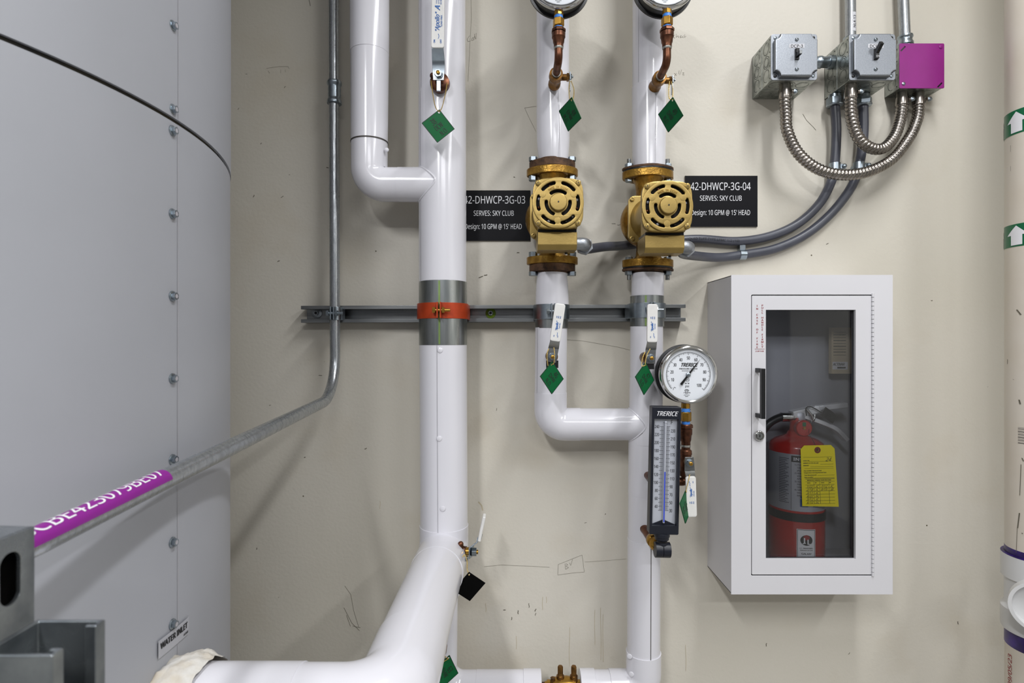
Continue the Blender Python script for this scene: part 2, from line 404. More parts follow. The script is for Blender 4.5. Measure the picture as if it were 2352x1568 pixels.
# ================================================================ setting
def slab(name, a, b, m): return struct(MB().box(a, b, m).build(name))
X0, X1, Y0 = -2.3, 2.7, -3.0
wall = slab('wall_back', (X0-.1, WALL, 0), (X1+.1, WALL+.12, CEIL), WALLM)
slab('wall_front', (X0-.1, Y0-.12, 0), (X1+.1, Y0, CEIL), mat('front_wall_paint', (92, 92, 94), .7, var=.5, scale=2))
slab('wall_left', (X0-.12, Y0, 0), (X0, WALL, CEIL), ROOMW)
slab('wall_right', (X1, Y0, 0), (X1+.12, WALL, CEIL), ROOMW)
slab('floor', (X0-.1, Y0-.1, -.1), (X1+.1, WALL+.1, 0), FLOORM)
slab('ceiling', (X0-.1, Y0-.1, CEIL), (X1+.1, WALL+.1, CEIL+.1), CEILM)
for (lx, ly, ll, lw, lp, al), lab in zip(LIGHTS, ('right of centre, nearest the pipes', 'behind the camera on the tank side', 'by the right hand wall', 'added unseen as fill, crosswise near the rear wall')):
    t = thing('ceiling_light', (lx, ly, CEIL-.06), 'white fluorescent ceiling light '+lab, 'ceiling light', 'fluorescent ceiling lights')
    hx, hy = (lw/2, ll/2) if al == 'y' else (ll/2, lw/2)
    MB().box((lx-hx-.01, ly-hy-.01, CEIL-.12), (lx+hx+.01, ly+hy+.01, CEIL), LAMPW).build('housing', t, bevel=.004)

# pencil notes and stains on the wall: surface marks, children of the wall
WF = front((0, WALL, H))
def wp(px, py): return ((px-1176)/FPX*WALL, -(py-784)/FPX*WALL)
def wline(mb, pts, t=.0007, m=PENCIL): mb.line(WF, [wp(*p) for p in pts], t, m)
pm = MB()
wline(pm, [(1112, 1301), (1150, 1297), (1200, 1299), (1262, 1302)])
wline(pm, [(1282, 1296), (1337, 1274), (1342, 1313), (1310, 1316), (1281, 1320), (1282, 1296)])
wline(pm, [(1300, 1294), (1304, 1296), (1300, 1300), (1306, 1303), (1299, 1307), (1298, 1294)])
wline(pm, [(1308, 1292), (1311, 1298), (1315, 1284)])
wline(pm, [(1343, 1290), (1380, 1288), (1438, 1283)], m=PENCILL)
wline(pm, [(1303, 780), (1340, 783), (1380, 790), (1420, 797), (1447, 804)])
wline(pm, [(1205, 248), (1232, 244)], m=PENCIL); wline(pm, [(1205, 248), (1215, 270), (1231, 302)])
wline(pm, [(1082, 0), (1083, 40), (1080, 90), (1077, 150), (1075, 187)], .0007, PENCILL)
wline(pm, [(1079, 82), (1073, 90), (1075, 96), (1081, 94)]); wline(pm, [(1084, 88), (1083, 93), (1087, 93), (1087, 86), (1084, 88)])
wline(pm, [(1090, 78), (1089, 92)]); wline(pm, [(1094, 76), (1093, 90), (1090, 83)])
for q in ([(1550, 80), (1546, 84), (1550, 88)], [(1554, 78), (1553, 86), (1557, 82), (1559, 87)], [(1561, 84), (1565, 82), (1562, 87), (1566, 86)], [(1570, 82), (1567, 85), (1570, 87)], [(1573, 79), (1572, 86), (1576, 83)],
          [(1549, 168), (1554, 174)], [(1554, 168), (1549, 175)], [(1560, 162), (1559, 170)], [(1566, 160), (1561, 172)], [(1567, 168), (1571, 167), (1568, 172), (1572, 172)]):
    wline(pm, q, .0007)
wline(pm, [(612, 157), (640, 153), (662, 153), (664, 158)], .0007, PENCILL)
wline(pm, [(616, 163), (620, 168)], .0007, PENCILL); wline(pm, [(645, 160), (645, 168)], .0007, PENCILL); wline(pm, [(655, 160), (656, 166)], .0007, PENCILL)
wline(pm, [(710, 0), (713, 14)], .0012, SCUFF)
wline(pm, [(792, 1345), (806, 1365), (812, 1400), (824, 1440)], .0007, SCUFF)
for a in ([(790, 1395), (808, 1430), (826, 1448)], [(796, 1412), (805, 1438)], [(810, 1437), (828, 1441)], [(1844, 262), (1852, 276), (1868, 292), (1874, 299)]):
    wline(pm, a, .0009, SCUFF)
struct(pm.build('pencil_mark', wall, flat=True))
sm = MB(); rr = random.Random(11)
for px, py, l, a in [(583, 450, 6, 1), (1181, 407, 4, 0), (665, 402, 4, 0), (648, 452, 7, .6), (752, 385, 7, -.4), (1640, 500, 8, -.8), (700, 1050, 5, .2), (736, 862, 9, .1),
                     (1105, 636, 10, .3), (1115, 632, 8, .2), (1410, 514, 9, 0), (1422, 516, 9, .1), (1190, 580, 7, .2), (640, 600, 5, .5), (600, 330, 4, 1), (655, 200, 4, .7), (620, 930, 4, .2), (840, 1030, 5, .6), (1230, 1400, 6, 1.3), (1390, 1180, 4, 1),
                     (1760, 1480, 8, 1.5), (1900, 560, 5, .3), (2140, 690, 4, .1), (2200, 1430, 7, 1.9), (1950, 1500, 5, 1), (1585, 940, 4, .4), (566, 170, 3, 0), (548, 250, 4, 1), (590, 1260, 5, 1.2), (1215, 1390, 9, 1.5), (1230, 1410, 7, 1.4), (1190, 1405, 8, 1.6), (1175, 1420, 6, 1.5), (1158, 1400, 5, .2), (1320, 980, 4, 1), (1345, 1200, 4, 0), (1140, 940, 5, 1.5)]:
    q = [(px+(t*l*2-l)*math.cos(a)/2+rr.uniform(-.8, .8), py-(t*l*2-l)*math.sin(a)/2+rr.uniform(-.8, .8)) for t in (0, .35, .7, 1)]
    wline(sm, q, rr.uniform(.0008, .002), SCUFF)
struct(sm.build('scuff_mark', wall, flat=True))
dm = MB()
for px, py, l in [(1380, 1395, 120), (1385, 1410, 110), (1366, 1400, 80), (1308, 1440, 90), (1246, 1370, 30), (873, 1150, 18), (1116, 1385, 20), (1255, 1370, 14), (1186, 1460, 30), (1575, 1480, 60)]:
    wline(dm, [(px+math.sin(k*.7+px)*.5, py+l*k/8) for k in range(9)], .0010, BROWNST)
wline(dm, [(1099, 1152), (1106, 1160), (1109, 1172)], .003, BROWNST)
struct(dm.build('rust_stain', wall, flat=True))

# ================================================================ tank
TC = V((-.98, .734, 0)); TR = .547
SEAMZ = H+.283
t = thing('water_heater_tank', (TC.x, TC.y, 0), 'huge light grey cylindrical water tank filling the left side', 'tank')
pr = [(.0, TR-.02), (.02, TR), (SEAMZ-.0025, TR)]
MB().lathe((TC.x, TC.y, 0), UP, pr, TANK, 160).build('lower_casing', t)
MB().lathe((TC.x, TC.y, SEAMZ-.0025), UP, [(0, TR-.003), (.0055, TR-.003)], TANKGAP, 160).build('casing_seam', t)['label'] = 'black horizontal seam of the tank casing'
MB().lathe((TC.x, TC.y, SEAMZ+.003), UP, [(0, TR+.001), (1.15, TR+.001), (1.17, TR-.03)], TANK, 160).build('upper_casing', t)
def tcyl(u, z, r=TR, a0=0.0):       # point on the tank, u metres along the circumference from the bolt line
    a = a0-u/r; return V((TC.x+math.cos(a)*r, TC.y+math.sin(a)*r, z))
A0 = math.atan2(.716-.734, .547)
mb = MB()
mb.add([tcyl(-.010, z, TR+.0012, A0) for z in (.05, SEAMZ-.004)]+[tcyl(-.0108, z, TR+.0012, A0) for z in (.05, SEAMZ-.004)], [(0, 1, 3, 2)], JOINT)
mb.add([tcyl(-.010, z, TR+.0015, A0) for z in (SEAMZ+.004, 2.8)]+[tcyl(-.0108, z, TR+.0015, A0) for z in (SEAMZ+.004, 2.8)], [(0, 1, 3, 2)], JOINT)
mb.build('sheet_seam', t, flat=True)
for px, py in [(395, 59), (398, 251), (394, 300), (398, 491), (402, 680), (405, 869), (408, 1055), (407, 1245), (408, 1433)]:
    z = H-(py-784)/FPX*.716; p = tcyl(0, z, TR, A0); n_ = V((math.cos(A0), math.sin(A0), 0))
    MB().lathe(p, n_, [(0, .0068), (.0014, .0066), (.002, .0052)], ZINC, 24).cyl(p+n_*.002, p+n_*.006, .0049, ZINC, n=6, rot=.4).cyl(p+n_*.006, p+n_*.0062, .0031, JOINT, n=6).build('hex_bolt', t, bevel=.0004)
mb = MB(); fn = lambda c, s_, cz: (lambda x, y: tcyl(.006-(-x*math.cos(s_)+y*math.sin(s_)), cz+x*math.sin(s_)+y*math.cos(s_), TR+.0022, A0))
zc = H-(1461-784)/FPX*.716
stk = []
for i in range(9):
    for j in (0, 1): stk.append(tcyl(-.033+i*.0077, zc+(-.013 if j == 0 else .009), TR+.0022, A0))
STK = mat('pale_sticker', (200, 201, 206), .3, var=.1)
CLR = mat('clear_sticker', (176, 177, 184), .25, var=.1)
ob = MB().add(stk, [(2*i, 2*i+1, 2*i+3, 2*i+2) for i in range(8)], CLR)
ob.text('WATER INLET', None, .0072, BLACKINK, fn=lambda x, y: tcyl(-.002-x, zc+.001+y, TR+.0027, A0), bold=.0007, cut=(.004, 0), wd=.054)
ob.text('ASME', None, .003, BLACKINK, fn=lambda x, y: tcyl(-.026-x, zc-.009+y, TR+.0027, A0), bold=.0002, cut=(.004, 0))
ob.build('water_inlet_sticker', t, flat=True)['label'] = 'clear sticker reading WATER INLET'

# ================================================================ strut channel on the wall
SF = 1.322
zt = H-(702-784)/FPX*SF; zb = H-(741-784)/FPX*SF; xl = (691-1176)/FPX*SF; xr = (1575-1176)/FPX*SF; tilt = .0035/.9
def channel(x0, x1, ya, yb, z0, z1, m, tz=.0):
    t_ = .0026; mb = MB(); lip = .0085
    prof = [(yb, z0), (ya, z0), (ya, z0+lip), (ya+.007, z0+lip), (ya+.007, z0+lip-t_), (ya+t_, z0+lip-t_), (ya+t_, z0+t_), (yb-t_, z0+t_), (yb-t_, z1-t_), (ya+t_, z1-t_), (ya+t_, z1-lip+t_), (ya+.007, z1-lip+t_), (ya+.007, z1-lip), (ya, z1-lip), (ya, z1), (yb, z1)]
    n = len(prof); vs = [V((x0, y, z)) for y, z in prof]+[V((x1, y, z+tz)) for y, z in prof]
    mb.add(vs, [tuple(range(n)), tuple(range(n, 2*n))[::-1]]+[(i, n+i, n+(i+1) % n, (i+1) % n) for i in range(n)], m)
    return mb
t = thing('strut_channel', (xl, WALL, zb), 'long galvanized strut channel mounted horizontally on the wall', 'strut')
mb = channel(xl, xr, SF, WALL, zb, zt, GALVD, .0035); mb.build('channel', t, bevel=.0007)
for px, py, m in ((728, 719, GALV), (1127, 719, WASHG)):
    p = P(px, py, WALL-.003); w_ = MB().lathe(p, -BK, [(0, .0125), (.002, .0125), (.0022, .0118)], m, 28); w_.cyl(p-BK*.002, p-BK*.008, .006, GALV, n=6); w_.cyl(p-BK*.008, p-BK*.010, .003, BLACK, n=12)
    w_.build('anchor_washer', t)['label'] = 'green washer with screw' if m is WASHG else 'grey washer with screw'

# ================================================================ pipes
def vpipe(mb, px0, py0, px1, py1, D, r, m=WHITE, r1=None, n=64): mb.cyl(P(px0, py0, D), P(px1, py1, D), r, m, r1, n=n)
def vseam(mb, px, py0, py1, D, r, ang, t_=.0011, m=JOINT):      # vertical lap line on a pipe with axis px; ang from the front, + right
    o0 = P(px[0], py0, D); o1 = P(px[1], py1, D); d0 = V((math.sin(ang), -math.cos(ang), 0))*(r+.0005); s_ = V((math.cos(ang), math.sin(ang), 0))*t_/2
    mb.add([o0+d0-s_, o0+d0+s_, o1+d0+s_, o1+d0-s_], [(0, 1, 2, 3)], m)
def lap(mb, px0, py0, px1, py1, D, r, m=WHITE, n=64):
    a = P(px0, py0, D); b = P(px1, py1, D); L_ = (b-a).length
    mb.lathe(a, b-a, [(0, r-.001), (.0004, r), (L_-.0004, r), (L_, r-.001)], m, n)
RV = MB()
# -- central riser, running down to a tee
DB, RB = 1.269, .0526
rz = thing('insulated_riser', P(1019, 1250, DB), 'widest white insulated vertical pipe, bending towards the tank at the bottom', 'pipe')
mb = MB(); lap(mb, 1014, -640, 1016, 222, DB, RB); vseam(mb, (1014, 1016), -600, 222, DB, RB, -.95); mb.build('pipe_jacket', rz)
mb = MB(); lap(mb, 1016, 216, 1017, 652, DB, RB+.0008); vseam(mb, (1016, 1017), 222, 652, DB, RB+.0008, -1.0); mb.build('pipe_jacket', rz)
mb = MB(); lap(mb, 1018, 788, 1020, 1215, DB, RB+.0008)
vseam(mb, (1018, 1020), 790, 1215, DB, RB+.0008, -.13, .0014)
mb.build('pipe_jacket', rz)
for py, x_ in ((804, 1011), (1007, 1009), (1168, 1017)):
    p = P(x_, py, DB-RB-.001); MB().lathe(p, -BK, [(0, .0062), (.0012, .0055), (.002, .003), (.0022, .0005)], WHITE, 20).build('jacket_tack', rz)
mb = MB(); lap(mb, 1017.5, 648, 1018, 792, DB, RB+.0016, SHIELD); mb.build('pipe_shield', rz)['label'] = 'galvanized sheet shield around the pipe'
GREENS = mat('green_ink_stripe', (150, 178, 110), .3, .7, var=.7, scale=60)
mb = MB(); vseam(mb, (1017.5, 1018), 650, 790, DB, RB+.0017, -.03, .004, GREENS); mb.build('ink_stripe', rz, flat=True)
# pipe run from the riser to the tank: elbow, leg towards the room, elbow, leg to the tank
PT = P(1020, 1250, DB); zt_ = PT.z
A = V((PT.x, DB, zt_+.02)); Bp = V((PT.x-.002, .708, zt_-.008)); Cp = V((-.43, .708, zt_-.008))
mb = MB(); pts = bend([V((PT.x, DB, P(1020, 1205, DB).z)), V((PT.x, DB, zt_-.015)), V((PT.x, DB-.13, zt_-.012))], .055, 14)
mb.tube(pts, RB+.0022, WHITE, 56); mb.build('elbow_cover', rz)
mb = MB(); mb.tube([V((PT.x, DB-.05, zt_-.012)), V((PT.x-.002, .85, zt_-.008))], RB+.001, WHITE, 64); mb.build('pipe_jacket', rz)
mb = MB(); pts = bend([V((PT.x-.002, .862, zt_-.008)), Bp, V((-.285, .708, zt_-.008))], .075, 16); mb.tube(pts, RB+.0024, WHITE, 64); mb.build('elbow_cover', rz)
mb = MB(); mb.tube([V((-.27, .708, zt_-.008)), V((-.452, .708, zt_-.008))], RB+.0035, WHITE, 64); mb.build('pipe_jacket', rz)
mb = MB(); n_ = 110; k_ = 26; vs = []; fs = []
for j in range(k_):
    t_ = j/(k_-1); e = RB+.002+.013*math.sin(PI*min(1, .12+t_*.83))**.7; x = -.386-.062*t_
    for i in range(n_):
        a = 2*PI*i/n_; d3 = V((math.cos(a)*2.4, math.sin(a)*2.4, t_*2.2))
        q = noise.noise(d3)*.0045+noise.noise(d3*3)*.0028+noise.noise(d3*8)*.0012
        vs.append(V((x+noise.noise(d3*1.3+V((5, 1, 2)))*.010*(1-t_), .708+math.sin(a)*(e+q), zt_-.008+math.cos(a)*(e+q))))
for j in range(k_-1):
    for i in range(n_): fs.append((j*n_+i, j*n_+(i+1) % n_, (j+1)*n_+(i+1) % n_, (j+1)*n_+i))
mb.add(vs, fs, FOAM); mb.build('insulation_collar', rz, smooth_all=True)['label'] = 'ragged off-white insulation collar at the tank'
# -- reducer and small pipe continuing down behind, then the bottom run
DS, RS = 1.285, .0368
bt = thing('insulated_return_pipe', P(1014, 1568, DS), 'thin white insulated pipe behind the wide riser bend, turning right along the bottom edge', 'pipe')
mb = MB(); p0 = P(1020, 1222, DS); mb.lathe(p0, -UP, [(0, RB-.004), (.03, RB-.004), (.085, RS+.008), (.14, RS)], WHITE, 56)
mb.build('reducer_jacket', bt)
zrun = P(1176, 1579, DS).z
mb = MB(); a = P(1015, 1300, DS); a.z -= 0; pts = bend([P(1015, 1352, DS), V((P(1012, 1579, DS).x, DS, zrun)), V((P(1118, 1579, DS).x, DS, zrun))], .055, 14)
mb.tube(pts, RS, WHITE, 48); mb.build('elbow_cover', bt)
mb = MB(); lap(mb, 1094, 1579, 1206, 1579, DS, RS+.0006); mb.build('pipe_jacket', bt)
mb = MB(); lap(mb, 1202, 1578, 1243, 1578, DS, RS+.0014); mb.build('end_cap', bt)
# -- top left pipe with elbow into the riser
DL = 1.255; RL = .0415
lp = thing('insulated_pipe', P(848, 420, DL), 'white insulated pipe left of the wide riser, elbowing into it', 'pipe')
mb = MB(); mb.cyl(P(850, -560, DL), P(849, 124, DL), RL+.0030, WHITE, RL+.0012, n=64); mb.build('pipe_jacket', lp)
mb = MB(); mb.cyl(P(849.5, 118, DL), P(848.5, 330, DL), RL+.0005, WHITE, RL-.0012, n=64); vseam(mb, (849.5, 848.5), 120, 330, DL, RL, -1.0); mb.build('pipe_jacket', lp)
mb = MB(); mb.cyl(P(848.5, 326, DL), P(848.5, 329, DL), RL-.0004, DARKSEAM, n=64); mb.build('joint_line', lp)
mb = MB(); zE = P(848, 424, DL).z; xE = P(848.5, 424, DL).x
pts = bend([P(848.5, 329, DL), V((xE, DL, zE)), V((P(924, 424, DL).x, DL, zE))], .052, 16); rsL = [RL-.0014+(.0375-RL+.0014)*i/(len(pts)-1) for i in range(len(pts))]
mb.tube(pts, rsL, WHITE, 64); mb.build('elbow_cover', lp)
p = P(888, 344, DL-.02); MB().sphere(p, .005, WHITE, 14, 8, (1, .6, 1)).build('jacket_tack', lp)
mb = MB(); mb.tube([V((P(916, 424, DL).x, DL, zE)), V((P(1016, 424, DL).x, DL, zE))], .0380, WHITE, 64); mb.build('pipe_jacket', lp)
# dark scribe line where the branch meets the riser
def saddle(parent, cy, cz, rb, cx, RBIG, side, m, t_=.0014, Dbig=DB, rng=(0, 1)):
    mb = MB(); pts = []
    for i in range(61):
        a = rng[0]*2*PI+(rng[1]-rng[0])*2*PI*i/60; y = cy+math.cos(a)*rb; z = cz+math.sin(a)*rb
        q = RBIG**2-(y-Dbig)**2
        if q < 0: continue
        pts.append(V((cx+side*math.sqrt(q), y, z)))
    mb.tube(pts, t_, m, 8); mb.build('joint_seam', parent)
saddle(lp, DL, zE, .0385, P(1016.5, 424, DB).x, RB+.0008, -1, WHITE, .0022, rng=(0, 1))
saddle(lp, DL, zE, .0388, P(1016.5, 424, DB).x, RB+.0008, -1, DARKSEAM, .0009, rng=(.27, .42))
saddle(lp, DL, zE, .0388, P(1016.5, 424, DB).x, RB+.0008, -1, DARKSEAM, .0007, rng=(.60, .72))

# -- pump pipes
p3 = thing('insulated_pipe', P(1270, 376, DS), 'white insulated pipe above the left gold pump', 'pipe')
mb = MB(); lap(mb, 1268, -620, 1270, 255, DS, RS+.0005); vseam(mb, (1268, 1270), -600, 255, DS, RS+.0005, .25); mb.build('pipe_jacket', p3)
mb = MB(); a = P(1270, 250, DS); b = P(1271, 376, DS); L_ = (b-a).length
mb.lathe(a, b-a, [(0, RS), (.001, RS+.0012), (L_*.6, RS+.0008), (L_, RS-.003)], WHITE, 56); vseam(mb, (1270, 1271), 256, 372, DS, RS+.0012, .3); mb.build('pipe_jacket', p3)
p4 = thing('insulated_pipe', P(1490, 388, DS), 'white insulated pipe above the right gold pump', 'pipe')
mb = MB(); lap(mb, 1492, -620, 1491, 205, DS, RS+.0008); vseam(mb, (1492, 1491), -600, 205, DS, RS+.0008, -.9); mb.build('pipe_jacket', p4)
mb = MB(); a = P(1491, 200, DS); b = P(1490, 386, DS); L_ = (b-a).length
mb.lathe(a, b-a, [(0, RS+.001), (.001, RS+.002), (L_, RS+.0004)], WHITE, 56); vseam(mb, (1491, 1490), 206, 384, DS, RS+.002, .15); mb.build('pipe_jacket', p4)
q3 = thing('insulated_pipe', P(1267, 975, DS), 'white insulated pipe below the left gold pump, elbowing right', 'pipe')
mb = MB(); a = P(1268, 617, DS); b = P(1268, 702, DS); L_ = (b-a).length
mb.lathe(a, b-a, [(0, RS-.0035), (L_*.5, RS), (L_, RS+.0016)], WHITE, 56); mb.build('pipe_jacket', q3)
mb = MB(); lap(mb, 1267, 700, 1267, 754, DS, RS+.0006, SHIELD); mb.build('pipe_shield', q3)['label'] = 'galvanized sheet shield under the clamp'
mb = MB(); lap(mb, 1266, 752, 1264.5, 905, DS, RS-.0002); vseam(mb, (1266, 1264.5), 754, 902, DS, RS, -1.05); mb.build('pipe_jacket', q3)
zE3 = P(1264, 974, DS).z
mb = MB(); pts = bend([P(1264.5, 901, DS), V((P(1264.5, 974, DS).x, DS, zE3)), V((P(1332, 974, DS).x, DS, zE3))], .052, 16); mb.tube(pts, RS+.0006, WHITE, 56); mb.build('elbow_cover', q3)
mb = MB(); mb.tube([V((P(1322, 974, DS).x, DS, zE3)), V((P(1470, 974, DS).x, DS, zE3))], RS-.0004, WHITE, 56); mb.build('pipe_jacket', q3)
q4 = thing('insulated_pipe', P(1478, 1540, DS), 'white insulated pipe below the right gold pump, carrying the thermometer', 'pipe')
mb = MB(); lap(mb, 1488, 628, 1487, 684, DS, RS-.0003); mb.build('pipe_jacket', q4)
mb = MB(); lap(mb, 1486, 680, 1486, 750, DS, RS+.0012, SHIELD); vseam(mb, (1486, 1486), 681, 749, DS, RS+.0014, -.3, .004, GREENS); mb.build('pipe_shield', q4)['label'] = 'galvanized sheet shield under the clamp'
mb = MB(); lap(mb, 1485, 748, 1484.5, 870, DS, RS); vseam(mb, (1485, 1484), 750, 870, DS, RS, .3); mb.build('pipe_jacket', q4)
mb = MB(); lap(mb, 1484.5, 866, 1482, 1018, DS, RS+.0008); mb.build('pipe_jacket', q4)
mb = MB(); lap(mb, 1481, 1014, 1480, 1134, DS, RS); vseam(mb, (1481, 1480), 1016, 1130, DS, RS, .55); mb.build('pipe_jacket', q4)
mb = MB(); lap(mb, 1480, 1130, 1479, 1240, DS, RS-.0004); mb.build('pipe_jacket', q4)
mb = MB(); lap(mb, 1479, 1236, 1478, 1502, DS, RS+.0004); vseam(mb, (1479, 1478), 1240, 1500, DS, RS+.0004, .2, .0016, DARKSEAM); mb.build('pipe_jacket', q4)
mb = MB(); pts = bend([P(1478, 1495, DS), V((P(1478, 1579, DS).x, DS, zrun)), V((P(1400, 1579, DS).x, DS, zrun))], .05, 16); mb.tube(pts, RS+.0026, WHITE, 56); mb.build('elbow_cover', q4)
mb = MB(); lap(mb, 1430, 1579, 1362, 1579, DS, RS+.0004); mb.build('pipe_jacket', q4)
mb = MB(); lap(mb, 1366, 1577, 1332, 1577, DS, RS+.0014); mb.build('end_cap', q4)
for x_, y_ in ((1446, 1507), (1450, 1548)):
    MB().lathe(P(x_, y_, DS-RS*.75), (-.4, -1, 0), [(0, .006), (.0014, .005), (.002, .001)], WHITE, 20).build('jacket_tack', q4)
saddle(q4, DS, zE3, RS, P(1482, 974, DS).x, RS+.0008, -1, WHITE, .0018, Dbig=DS, rng=(0, 1))
saddle(q4, DS, zE3, RS+.0005, P(1482, 974, DS).x, RS+.0008, -1, DARKSEAM, .0012, Dbig=DS, rng=(.56, .68))
# -- brass balancing valve between the two bottom end caps
v = thing('balancing_valve', P(1290, 1585, DS), 'brass balancing valve with two test ports at the bottom edge', 'valve')
x0 = P(1243, 1579, DS); x1 = P(1332, 1579, DS)
mb = MB().tube([x0-RT*.01, x0+RT*.012], .012, COPPER, 24); mb.tube([x1-RT*.01, x1+RT*.01], .012, COPPER, 24)
xa = x0.x; mb.lathe((xa+.008, DS, zrun), RT, [(0, .013), (.006, .0145), (.006, .017), (.018, .017), (.018, .022), (.05, .025), (.07, .022), (.07, .017), (.082, .017)], BRASS, 32); mb.build('valve_body', v)
for px in (1287, 1318):
    p = P(px, 1579, DS); p.z = zrun
    MB().lathe(p, UP, [(0, .009), (.028, .009), (.028, .0075), (.030, .0062), (.0475, .0062), (.050, .005), (.0505, .001)], OLDBR, 24).build('test_port', v)
p = P(1270, 1562, DS-.005); MB().lathe(p, UP, [(-.02, .006), (.0, .006), (.003, .005), (.006, .006)], OLDBR, 16).build('bleed_screw', v)

# ================================================================ clamps
def clamp(name, px, py0, py1, D, r, m, label, cat, group=None, bolt=True, ears=True, t_=.003):
    z0 = P(px, py1, D).z; z1 = P(px, py0, D).z; c = P(px, py0, D); o = thing(name, (c.x, D, z0), label, cat, group)
    mb = MB(); n = 48; vs = []; fs = []
    for i in range(n+1):
        a = -PI/2+.06+(2*PI-.12)*i/n
        for rr_, z in ((r, z0), (r+t_, z0), (r+t_, z1), (r, z1)): vs.append(V((c.x+math.cos(a)*rr_, D+math.sin(a)*rr_, z)))
    for i in range(n):
        for k in range(4): fs.append((4*i+k, 4*i+(k+1) % 4, 4*i+4+(k+1) % 4, 4*i+4+k))
    fs += [(0, 1, 2, 3), tuple(4*n+k for k in (3, 2, 1, 0))]
    mb.add(vs, fs, m)
    for s in (-1, 1): mb.box((c.x+s*.0035-.0015, D-r-t_-.014, z0), (c.x+s*.0035+.0015, D-r+.001, z1), m)
    # flare towards the strut
    for s in (-1, 1): mb.box((c.x+s*(r+.001)-.0015, D, z0), (c.x+s*(r+.001)+.0015, SF+.012, z1), m)
    mb.build('clamp_band', o, bevel=.0006)
    zc_ = (z0+z1)/2; y = D-r-t_-.008
    b_ = MB().cyl((c.x-.012, y, zc_), (c.x+.024, y, zc_), .0034, ZINC if m is not ORANGE else BRASS, n=14)
    b_.cyl((c.x-.014, y, zc_), (c.x-.008, y, zc_), .0068, ZINC if m is not ORANGE else BRASS, n=6); b_.cyl((c.x+.0065, y, zc_), (c.x+.012, y, zc_), .0068, ZINC if m is not ORANGE else BRASS, n=6)
    b_.build('clamp_bolt', o); return o
clamp('pipe_clamp', 1017, 698, 733, DB, RB+.0018, ORANGE, 'orange painted pipe clamp around the widest riser', 'clamp')
clamp('pipe_clamp', 1267, 700, 734, DS, RS+.0012, ZINC, 'zinc pipe clamp on the strut under the left pump', 'clamp')
clamp('pipe_clamp', 1486, 697, 731, DS, RS+.0016, ZINC, 'zinc pipe clamp on the strut under the right pump', 'clamp')

# ================================================================ long steel conduit
RC = .0117; DC = 1.309
c = thing('steel_conduit', P(767, 720, DC), 'long steel conduit descending the wall, bending towards the room past the tank', 'conduit')
a = P(765, -620, DC); b = P(769.5, 860, DC)
MB().cyl(a, P(767, 212, DC), RC, EMT, n=32).build('conduit_tube', c)
k0 = P(767, 212, DC); path = bend([k0, V((P(770, 900, DC).x, DC, H-.128)), V((-.389, .46, H-.1635)), V((-.47, -.2, H-.19))], .10, 18)
pp = []
for a_, b_ in zip(path, path[1:]):
    n_ = max(1, int((b_-a_).length/.05)); pp += [a_.lerp(b_, k/n_) for k in range(n_)]
pp.append(path[-1]); MB().tube(pp, RC, EMT, 32).build('conduit_tube', c)
cp = P(768, 213, DC); hh = .026
MB().lathe(cp-UP*hh, UP, [(0, RC), (0, .0165), (.003, .017), (.008, .0165), (.010, .0148), (.014, .0142), (.02, .0150), (.026, .0142), (.032, .0150), (.038, .0142), (.042, .0148), (.044, .0165), (.049, .017), (.052, .016), (.052, RC)], ZINC, 32).build('compression_coupling', c)['label'] = 'shiny zinc coupling with dimples'
# purple label wrapped on the upper front of the conduit
Aq = V((P(770, 900, DC).x, DC, H-.128)); Bq = V((-.389, .46, H-.1635)); dv = (Bq-Aq).normalized()
upv = (UP-dv*UP.dot(dv)).normalized(); sdv = dv.cross(upv).normalized()
if sdv.x < 0: sdv = -sdv
def onpipe(u, ang, rr_=RC+.0006): return Bq-dv*u+(upv*math.cos(ang)+sdv*math.sin(ang))*rr_
U0, U1 = -.04, .135
# find u where px==385
def pxof(p): return 1176+FPX*p.x/p.y
u = 0
while pxof(onpipe(u, .6)) < 385: u += .002
U1 = u
ub = U1
while pxof(onpipe(ub, .6)) > 66: ub -= .002
vs = []; fs = []; na = 12
for i in range(31):
    for j in range(na+1): vs.append(onpipe(U0+(U1-U0)*i/30, -1.1+2.55*j/na))
for i in range(30):
    for j in range(na): fs.append((i*(na+1)+j, i*(na+1)+j+1, (i+1)*(na+1)+j+1, (i+1)*(na+1)+j))
mb = MB().add(vs, fs, PURPLEL)
mb.text('3CBE423079BE07', None, .0140, WHITEINK, al='RIGHT', bold=.0003, wd=U1-ub-.006, cut=(0, .0012), fn=lambda x, y: onpipe(U1-.006+x, .08-y/(RC+.001), RC+.0009), sx=1.0)
mb.build('conduit_label', c)['label'] = 'purple label with white characters wrapped on the conduit'
cc = clamp('conduit_clamp', 771, 705, 735, DC, RC+.0004, ZINC, 'small zinc clamp holding the long conduit on the strut', 'clamp', t_=.002)

# ================================================================ foreground strut pieces
D1, D2 = .355, .314
def fg_post():
    x0, x1, ztop = -.300, -.257, H-.1755; t_ = .0028; y0, y1 = D2, D2+.0413
    prof = [(x1, y1-.0085), (x1, y1), (x0, y1), (x0, y0), (x1, y0), (x1, y0+.0085), (x1-.007, y0+.0085), (x1-.007, y0+.0085-t_), (x1-t_, y0+.0085-t_), (x1-t_, y0+t_), (x0+t_, y0+t_), (x0+t_, y1-t_), (x1-t_, y1-t_), (x1-t_, y1-.0085+t_), (x1-.007, y1-.0085+t_), (x1-.007, y1-.0085)]
    n = len(prof); mb = MB(); vs = [V((x, y, 0)) for x, y in prof]+[V((x, y, ztop)) for x, y in prof]
    mb.add(vs, [tuple(range(n))[::-1], tuple(range(n, 2*n))]+[(i, (i+1) % n, n+(i+1) % n, n+i) for i in range(n)], FGM)
    return mb
